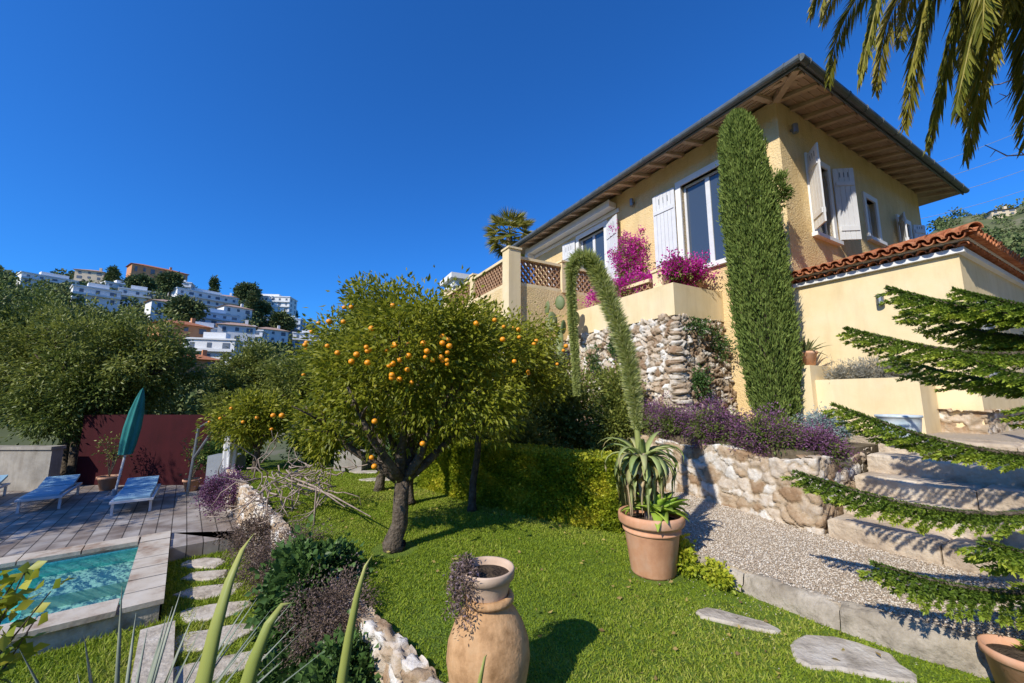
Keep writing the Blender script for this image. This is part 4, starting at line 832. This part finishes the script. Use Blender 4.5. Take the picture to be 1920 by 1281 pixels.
w=W(-2.3,4.2); mb=MB(); rn2=random.Random(4)
for k in range(12):
    x,y,z=w[0]+rn2.uniform(-.35,.4),w[1]+rn2.uniform(-.2,.2),3.2+rn2.uniform(0,.75); a=rn2.uniform(0,3.1); t_=rn2.uniform(-.4,.4)
    m=Matrix.Translation((x,y,z))@Matrix.Rotation(a,4,'Z')@Matrix.Rotation(t_,4,'Y')@Matrix.Diagonal((.13,.03,.2,1)); sm=MB(); ico(sm,(0,0,0),1,2); mb.add([m@Vector(v) for v in sm.v],sm.f,0,rn2.random())
mb.tube([(w[0],w[1],1.5),(w[0],w[1],3.3)],.1,8)
tag(mb.build('prickly_pear','agave',smooth=True,loc=(w[0],w[1],1.5)),'prickly pear cactus with flat green pads beside the terrace','cactus')
CY=(4.33,6.6,.98); LN=-.26; n=56000; h=R.random(n)**.9; prof=np.interp(h,[0,.06,.2,.45,.7,.88,.95,.985,1],[.18,.30,.385,.41,.38,.31,.23,.13,.04]); a=R.random(n)*6.283
lum=1+.07*np.sin(a*5+h*20)+.06*np.sin(a*9-h*34)+.06*R.normal(size=n); rr=prof*lum*(1-.4*R.random(n)**2.2)
P=np.stack([CY[0]+LN*h+rr*np.cos(a),CY[1]+rr*np.sin(a),CY[2]+.1+h*5.62],1); D=np.stack([np.cos(a)*.45,np.sin(a)*.45,np.ones(n)],1)+R.normal(size=(n,3))*.3
q1=leaves(P,D,.08*(.6+.8*R.random(n)),.022,.1+.5*R.random(n)+.25*np.sin(a*7+h*25)*R.random(n)+.15)
ce=empty('cypress_tree',CY,'tall slender green cypress standing beside the terrace wall','tree')
sd=cloud((CY[0]+.34,CY[1]-.1,5.2),(.13,.13,.33),14,90,.07,.022,.07,.2,-.8)
V,T,t=join([q1,sd]); trimesh('crown',V,T,t,'leaf_cyp',ce)
mb=MB(); mb.tube([(CY[0],CY[1],.9),(CY[0],CY[1],1.4),(CY[0]+LN*.9,CY[1],6.2)],[.13,.11,.03],10); mb.tube([(CY[0]-.01,CY[1],1.1),(CY[0]-.08,CY[1],2.5),(CY[0]-.2,CY[1],5.2),(CY[0]-.25,CY[1],6.3)],[.14,.27,.2,.05],12); mb.build('trunk','bark',ce,smooth=True)
# ---------------------------------------------------------------- palms
def palm(name,label,base,crown,nf,L,mat='leaf_palm',fan=False,tr=.22,elev=(-35,75),lw=.03,ll=.42,seed=1):
    e=empty(name,base,label,'palm tree'); mb=MB(); b=Vector(base);c=Vector(crown)
    mb.tube([b+(c-b)*f for f in np.linspace(0,1,12)],[tr*(1.15 if k%2 else 1) for k in range(12)],12); mb.build('trunk','bark',e,smooth=True)
    rn=np.random.default_rng(seed); parts=[]; rc=MB()
    for k in range(nf):
        a=k*2.399+rn.uniform(-.2,.2); el=math.radians(elev[0]+(elev[1]-elev[0])*(k/nf)); S=26; p=np.array(crown,float); pts=[p.copy()]
        ee=el; Lk=L*rn.uniform(.85,1.08)
        for s in range(S):
            p=p+np.array([math.cos(a)*math.cos(ee),math.sin(a)*math.cos(ee),math.sin(ee)])*Lk/S; ee-= (.03 if fan else .085)*(1.1 if ee>-1.3 else 0); pts.append(p.copy())
        pts=np.array(pts)
        if fan:
            hub=pts[int(S*.6)]; d0=unit((pts[int(S*.6)]-pts[int(S*.5)])[None])[0]; sd=unit(np.cross(d0,[0,0,1])[None])[0]; m=26; th=np.linspace(-1.7,1.7,m)
            D=np.cos(th)[:,None]*d0+np.sin(th)[:,None]*sd; parts.append(leaves(np.repeat(hub[None],m,0),D,L*.5,.08,rn.uniform(0.2,.9,m)))
            rc.tube([tuple(q) for q in pts[:int(S*.6)+1:4]],.02,5); continue
        rc.tube([tuple(q) for q in pts[::2]],list(np.linspace(.028,.006,len(pts[::2]))),6,tint=.8)
        m=240; f=np.repeat(np.linspace(.08,1,m//2),2); idx=f*(S-1e-3); i0=idx.astype(int); P=pts[i0]+(pts[np.minimum(i0+1,S)]-pts[i0])*(idx-i0)[:,None]
        tg=unit(pts[np.minimum(i0+1,S)]-pts[i0]); sd=unit(np.cross(tg,np.array([0,0,1.])+tg*.01)+1e-6); sg=np.where(np.arange(m)%2==0,1,-1)[:,None]
        D=sd*sg*.6+tg*.85+rn.normal(size=(m,3))*.08; D[:,2]-=.6
        parts.append(leaves(P,D,ll*np.sin(np.clip(f,.05,.97)*math.pi)**.5*(.85+.3*rn.random(m))+.08,lw,rn.uniform(0.1,.5,m)+rn.uniform(0,.5),fold=.35))
    V,T,t=join(parts); trimesh('crown',V,T,t,mat,e); rc.build('frond_stems','leaf_palm',e,smooth=True)
palm('palm_tree','date palm with long arching green fronds',(8.5,1.6,1.0),(6.6,3.9,8.2),64,3.4,elev=(-50,80),seed=3,ll=.46,lw=.034)
palm('fan_palm','small fan palm rising behind the house',(-.2,21,-2),(-.15,21,10.5),30,1.6,fan=True,tr=.15,elev=(-40,85),seed=5)
# ---------------------------------------------------------------- araucaria
AT=(4.0,2.45,.0); ae=empty('araucaria_tree',AT,'araucaria with long rope-like green branches beside the stairs','tree')
mb=MB(); mb.tube([(4.0,2.45,-.1),(4.0,2.45,1.5),(3.98,2.5,4.0)],[.12,.1,.04],10)
brs=[((3.95,2.5,1.0),(2.05,3.0,1.02)),((3.95,2.5,1.25),(2.5,3.15,1.5)),((3.98,2.5,1.95),(2.75,3.25,2.12)),((3.98,2.5,2.15),(3.0,3.1,2.42)),((3.95,2.5,.65),(2.2,2.6,.55)),((3.95,2.5,.85),(2.55,2.3,.78)),((4,2.5,2.3),(3.6,3.6,2.5)),((4,2.5,1.75),(3.7,3.9,1.95)),((4,2.5,1.9),(5.2,2.6,2.1)),((4,2.5,1.2),(5.3,2.0,1.2)),((4,2.5,.9),(4.2,1.0,.9)),((4,2.5,1.0),(2.9,1.7,1.0)),((4,2.5,2.0),(3.35,3.35,2.28)),((4,2.5,1.7),(3.0,2.7,1.85)),((4,2.5,.45),(2.8,2.3,.32)),((4,2.5,2.2),(3.3,2.9,2.35)),((4,2.5,1.45),(3.2,2.5,1.55)),((4,2.5,2.1),(3.8,3.3,2.1))]
PP=[];DD=[];TT=[]
for p,q in brs:
    p=np.array(p);q=np.array(q);L_=np.linalg.norm(q-p); s=np.linspace(0,1,14); pts=p+(q-p)*s[:,None]; pts[:,2]+=-.14*np.sin(s*math.pi)*L_*.6+.05*s**3; pts[:,1]+=.03*np.sin(s*5+1)
    mb.tube([tuple(a) for a in pts],list(np.linspace(.024,.006,14)),6)
    d=unit((q-p)[None])[0]; sd=unit(np.cross(d,[0,0,1])[None])[0]
    def rope(a,b,sag,m,tip=0):
        u=R.random(m); X_=a+(b-a)*u[:,None]; X_[:,2]+=-sag*np.sin(u*math.pi*.5)
        dd=unit((b-a)[None]); r_=unit(np.cross(np.repeat(dd,m,0),R.normal(size=(m,3)))); PP.append(X_); DD.append(r_*.8+dd*.8); TT.append(.05+.4*R.random(m)+tip*.5*u**2)
    for i in range(13): rope(pts[i],pts[i+1],0,150)
    nb=int(L_*34)
    for k in range(nb):
        f=.08+.90*(k/nb); i=min(12,int(f*13)); a=pts[i]+(pts[i+1]-pts[i])*(f*13-i); l=.27*math.sin(min(1,(1.06-f)*2.2+.12)*math.pi/2)*R.uniform(.85,1.1)
        sg=1 if k%2 else -1; b=a+(sd*sg*R.uniform(.5,.62)+d*R.uniform(.7,.82)+np.array([0,0,R.uniform(-.30,-.08)]))*l; rope(a,b,.05*l/.3,int(170*l/.3)+12,1)
P=np.concatenate(PP);D=np.concatenate(DD);TT=np.concatenate(TT); n=len(P)
V,T,t=leaves(P,D,.030*(.7+.5*R.random(n)),.011,TT+.2*np.clip(fbm(P[:,0]*4,P[:,2]*4,3),0,1)); trimesh('crown',V,T,t,'leaf_arau',ae); mb.build('trunk','bark',ae,smooth=True)
c=(2.74,2.36,0); pot('terracotta_pot','dark terracotta pot standing on the lawn by the kerb',c,[(.001,0),(.10,0),(.135,.2),(.15,.205),(.152,.25),(.14,.25),(.13,.2)],'terra',.22,.13)
# ---------------------------------------------------------------- foreground agave blades
fa=MB()
for b,m_,t_,w in [((-.72,.98,.1),(-.70,1.0,.93),(-.71,1.16,1.23),.042),((-.66,.95,.1),(-.60,.98,.9),(-.535,1.06,1.1),.042),((-.42,.95,.1),(-.385,.99,.93),(-.345,1.05,1.215),.028),((-.95,.95,.1),(-1.22,.98,.98),(-1.235,1.02,1.26),.035),((-.2,.95,.1),(-.1,1.0,.8),(-.06,1.05,.99),.02)]:
    b,m_,t_=Vector(b),Vector(m_),Vector(t_); pts=[]
    for k in range(9):
        f=k/8; pts.append((b*(1-f)**2+ (m_*2-(b+t_)/2)*2*f*(1-f)+t_*f*f))
    fa.blade(pts,[w*q for q in (1.2,1.15,1.1,1.0,.88,.7,.5,.27,.02)],.2,tint=random.uniform(.4,.7),side=(1,.25,0))
tag(fa.build('agave_plant','yucca',smooth=True,loc=(-.65,.95,.1)),'yellow green agave with tall pointed blades','plant')
mb=MB(); mb.prism([(-2.6,-.5),(-2.6,1.55),(.75,1.1),(.85,-.5)],-.85,.12); tag(mb.build('planting_bed','soil'),kind='structure')
fb=MB(); rn3=random.Random(12)
for k in range(70):
    a=rn3.uniform(0,6.283); el=rn3.uniform(.15,1.35); c0=Vector((-1.5,1.72,-.05)); l=rn3.uniform(.7,1.02); d=Vector((math.cos(a)*math.cos(el),math.sin(a)*math.cos(el),math.sin(el)))
    fb.blade([c0+d*l*f-Vector((0,0,.12*f*f)) for f in (0,.2,.5,.75,1)],[.016,.02,.018,.012,.002],.15,tint=rn3.uniform(.0,.55))
M['yuccag']=mat_leaf('grey_yucca_leaf',[(.14,.17,.13),(.28,.32,.23),(.42,.44,.34)],.2,.5)
tag(fb.build('yucca_plant','yuccag',smooth=True,loc=(-1.5,1.72,-.05)),'grey green yucca with thin stiff radiating leaves','plant')
ye=empty('citrus_shrub',(-3.1,2.2,-.8),'young citrus shrub with yellow green leaves near the pool','shrub'); mb=MB(); ps=[];dd=[]
rn4=random.Random(5)
for k in range(14):
    b=Vector((-3.1,2.2,-.8)); t_=Vector((rn4.uniform(-3.3,-2.55),rn4.uniform(2.15,2.6),rn4.uniform(.1,.74))); m_=b.lerp(t_,.55)+Vector((rn4.uniform(-.1,.05),0,.05)); mb.tube([b,m_,t_],[.010,.007,.003],6)
    for _ in range(20):
        q=m_.lerp(t_,rn4.uniform(.45,1.05)); ps.append(q+Vector((rn4.gauss(0,.03),rn4.gauss(0,.03),rn4.gauss(0,.03)))); dd.append((rn4.gauss(0,1),rn4.gauss(0,1),rn4.gauss(0,.7)))
mb.build('stems','bark',ye); V,T,t=leaves(np.array(ps),np.array(dd),.085,.06,R.random(len(ps)),.12)
M['leaf_young']=mat_leaf('young_leaf',[(.14,.20,.02),(.34,.38,.035),(.58,.54,.07)],.4); trimesh('leaves',V,T,t,'leaf_young',ye)
mb=MB(); rn5=random.Random(8)
for k in range(64):
    p=Vector((rn5.uniform(-3.8,-2.5),rn5.uniform(5.5,6.3),rn5.uniform(.2,.65))); d=Vector((rn5.gauss(0,1),rn5.gauss(0,.5),rn5.gauss(0,.4))).normalized(); pts=[p.copy()]
    for s in range(7): d=(d+Vector((rn5.gauss(0,.5),rn5.gauss(0,.45),rn5.gauss(0,.35)-.06))).normalized(); p=p+d*.11; p.z=max(.05,p.z); pts.append(p.copy())
    mb.tube(pts,list(np.linspace(.011,.004,8)),5)
for a,b in (((-3.7,6.1,0),(-3.6,6.1,.5)),((-3.1,5.9,0),(-3.2,6.0,.5)),((-2.5,5.3,0),(-2.55,5.4,.45)),((-3.2,6.0,.45),(-2.0,5.0,.3)),((-3.0,5.8,.4),(-1.6,4.75,.26))): mb.tube([a,((a[0]+b[0])/2,(a[1]+b[1])/2,(a[2]+b[2])/2+.05),b],[.013,.011,.006],6)
tag(mb.build('dry_vine','drybark',smooth=True,loc=(-3.2,6.0,0)),'tangled leafless dry vine branches above the retaining wall','vine')
# ---------------------------------------------------------------- pool side furniture and walls
mb=MB(); mb.box(-11.1,-7.05,10.5,10.7,-.6,1.15); tag(mb.build('red_wall','red',loc=(-9,10.6,-.6)),'red painted garden wall, darkened for tree shade, behind the pool deck','wall')
mb=MB(); mb.box(-15.5,-11.12,9.9,10.15,-.6,.35); mb.box(-15.5,-11.1,9.86,10.19,.35,.42); tag(mb.build('garden_wall','concrete',loc=(-13,10,-.6)),'low pale rendered wall behind the sun loungers','wall')
mb=MB(); mb.box(-6.75,-6.15,9.1,9.5,-.6,.32,rot=.1); tag(mb.build('outdoor_cabinet','bluegrey',loc=(-6.45,9.3,-.6)),'grey rendered block beside the pool deck','cabinet')
mb=MB(); mb.box(-3.9,-3.25,9.0,9.5,0,.42,rot=-.1,jit=.01); tag(mb.build('concrete_block','concrete',loc=(-3.6,9.2,0)),'weathered concrete block on the lawn','block')
def parasol(x,y,z,h,mat,lean,label,r=.16):
    e=empty('parasol',(x,y,z),label,'parasol'); mb=MB(); mb.tube([(x,y,z),(x+lean*h,y,z+h*1.0)],.022,8); mb.build('pole','whitecanvas',e)
    mb=MB(); mb.lathe([(.001,0),(.25,0),(.26,.04),(.05,.07),(.04,.2),(.001,.2)],(x,y,z),20); mb.build('parasol_base','bluegrey',e)
    f=MB(); n=24; rows=[(.40,.8),(.5,.95),(.65,1.0),(.8,.85),(.92,.55),(1.0,.25),(1.03,.03)]; vs=[]
    for q,k in rows:
        for i in range(n):
            a=6.283*i/n; rr=r*k*(1+.28*math.cos(a*6)); vs.append((x+lean*h*q+rr*math.cos(a),y+rr*math.sin(a),z+h*q))
    f.add(vs,[(j*n+i,j*n+(i+1)%n,(j+1)*n+(i+1)%n,(j+1)*n+i) for j in range(len(rows)-1) for i in range(n)]); f.build('canopy',mat,e,smooth=True)
parasol(-8.76,9.15,-.6,2.35,'teal',.14,'closed teal parasol on a pale pole by the loungers',.125)
parasol(-6.15,8.95,-.6,1.75,'whitecanvas',.0,'small closed white parasol beside the deck',.12)
mb=MB(); mb.tube([(-7.35,9.4,-.6),(-7.25,9.4,.9),(-6.9,9.35,1.1)],.03,8); mb.tube([(-7.3,9.4,.2),(-6.7,9.35,1.15)],.03,8); mb.lathe([(.001,0),(.09,0),(.09,.02),(.001,.03)],(-6.88,9.35,1.08),16); tag(mb.build('outdoor_shower','metal',loc=(-7.35,9.4,-.6)),'grey metal outdoor shower post with sloping arm','shower')
def lounger(x,y,rz,label):
    e=empty('sun_lounger',(x,y,-.6),label,'sun lounger','sun loungers on the pool deck',rz); L_,w=1.6,.58
    mb=MB()
    for s in (-1,1): mb.box(-L_/2,L_/2,s*w/2-.02,s*w/2+.02,.22,.26)
    mb.box(-L_/2,-L_/2+.04,-w/2+.02,w/2-.02,.22,.26); mb.box(L_/2-.04,L_/2,-w/2+.02,w/2-.02,.22,.26); mb.build('frame','whitecanvas',e,True)
    for a in (-.7,.7):
        for s in (-1,1):
            mb=MB(); mb.box(a-.02,a+.02,s*(w/2-.02)-.02,s*(w/2-.02)+.02,0,.22); mb.build('leg','whitecanvas',e,True)
    mb=MB(); mb.prism([(-L_/2+.03,-w/2+.03),(.25,-w/2+.03),(.25,w/2-.03),(-L_/2+.03,w/2-.03)],.26,.31,inset=.015); mb.build('seat','bluecanvas',e,True)
    mb=MB(); c_,s_=math.cos(.25),math.sin(.25); l=.52
    vs=[(.27,-w/2+.03,.27),(.27,w/2-.03,.27),(.27+l*c_,w/2-.03,.27+l*s_),(.27+l*c_,-w/2+.03,.27+l*s_)]; mb.add(vs+[(a,b,c+.05) for a,b,c in vs],[(0,1,2,3),(7,6,5,4),(0,4,5,1),(1,5,6,2),(2,6,7,3),(3,7,4,0)]); mb.build('backrest','bluecanvas',e,True)
for x,y,l in ((-9.7,8.75,'on the deck'),(-7.75,8.6,'near the pool'),(-11.3,8.7,'on the deck')): lounger(x,y,math.radians(127),'low sun lounger with pale blue cushion '+l)
for k,(x,y,s_,l) in enumerate([(-9.75,10.0,.2,'round clay pot with a small bare shrub by the red wall'),(-7.65,9.9,.17,'small clay pot with green plant by the red wall')]):
    pot('terracotta_pot',l,(x,y,-.6),[(.001,0),(s_*.7,0),(s_,s_*1.3),(s_*1.12,s_*1.32),(s_*1.12,s_*1.6),(s_,s_*1.6),(s_*.95,s_*1.3)],'terra',s_*1.45,s_*.95)
    mb=MB(); [mb.tube([(x,y,-.3),(x+random.uniform(-.15,.15),y,.1),(x+random.uniform(-.35,.35),y+random.uniform(-.2,.2),.55)],[.012,.008,.003],5) for _ in range(9)]
    ce_=empty('potted_shrub',(x,y,-.3),'thin twiggy shrub growing in a clay pot','shrub'); mb.build('stems','bark',ce_); V,T,t=cloud((x,y,.35),(.3,.25,.3),14,20,.07,.03,.12,.3); trimesh('leaves',V,T,t,'leaf_olive',ce_)
for k in range(4):
    z=12.0+k*.9; mb=MB(); a=Vector((14,22,z-1.5-k*.15)); b=Vector((34,22,z+3+k*.4)); mb.tube([a.lerp(b,f)-Vector((0,0,.8*math.sin(f*pi))) for f in np.linspace(0,1,14)],.014,5)
    tag(mb.build('power_line','bluegrey',loc=tuple(a)),'thin overhead power cable against the sky','cable','overhead power cables')
mb=MB(); rn6=random.Random(2)
for k in range(9):
    p=Vector((9.6,6.0,6.2+rn6.uniform(-.8,1.2))); d=Vector((-1,rn6.uniform(-.2,.2),rn6.uniform(-.2,.3))).normalized(); pts=[p.copy()]
    for s in range(8):
        d=(d+Vector((rn6.gauss(0,.15),rn6.gauss(0,.15),rn6.gauss(0,.3)))).normalized(); p=p+d*.19; pts.append(p.copy())
        if s in (2,4,6): mb.tube([p,p+Vector((-.12,0,rn6.uniform(-.2,.25)))],[.008,.004],5)
    mb.tube(pts,list(np.linspace(.024,.006,9)),5)
mb.tube([(9.9,6,1),(9.7,6,4),(9.6,6,7.3)],[.12,.09,.03],8)
tag(mb.build('bare_tree','drybark',smooth=True,loc=(9.9,6,1)),'leafless tree with knobbly pale branches','tree')
# ---------------------------------------------------------------- camera, light, sky
cam=bpy.data.cameras.new('camera'); co=bpy.data.objects.new('camera',cam); COL.objects.link(co); scn.camera=co
cam.sensor_width=36; cam.lens=14.0; cam.clip_end=9000; cam.clip_start=.02; co.location=(0,0,1.6); co.rotation_euler=(math.radians(98),0,0)
el=math.radians(37); sx,sy=-.66,-.75; sdv=Vector((sx*math.cos(el),sy*math.cos(el),math.sin(el)))
sun=bpy.data.lights.new('sun','SUN'); sun.energy=5; sun.angle=math.radians(.5); sun.color=(1,.93,.80); so=bpy.data.objects.new('sun',sun); COL.objects.link(so); so.rotation_euler=sdv.to_track_quat('Z','Y').to_euler(); so.location=(-10,-12,15)
w=bpy.data.worlds.new('World'); scn.world=w; w.use_nodes=True; nt=w.node_tree; bg=nt.nodes['Background']
sky=nt.nodes.new('ShaderNodeTexSky'); sky.sky_type='NISHITA'; sky.sun_disc=False; sky.sun_elevation=el; sky.sun_rotation=math.atan2(sx,sy); sky.altitude=0; sky.air_density=1.0; sky.dust_density=.3; sky.ozone_density=2.5
mx=nt.nodes.new('ShaderNodeMixRGB'); mx.blend_type='MULTIPLY'; mx.inputs[0].default_value=1; mx.inputs[2].default_value=(.17,.65,1.32,1)
nt.links.new(sky.outputs[0],mx.inputs[1]); nt.links.new(mx.outputs[0],bg.inputs[0]); bg.inputs[1].default_value=.15
scn.view_settings.view_transform='Standard'; scn.view_settings.look='None'; scn.view_settings.exposure=0
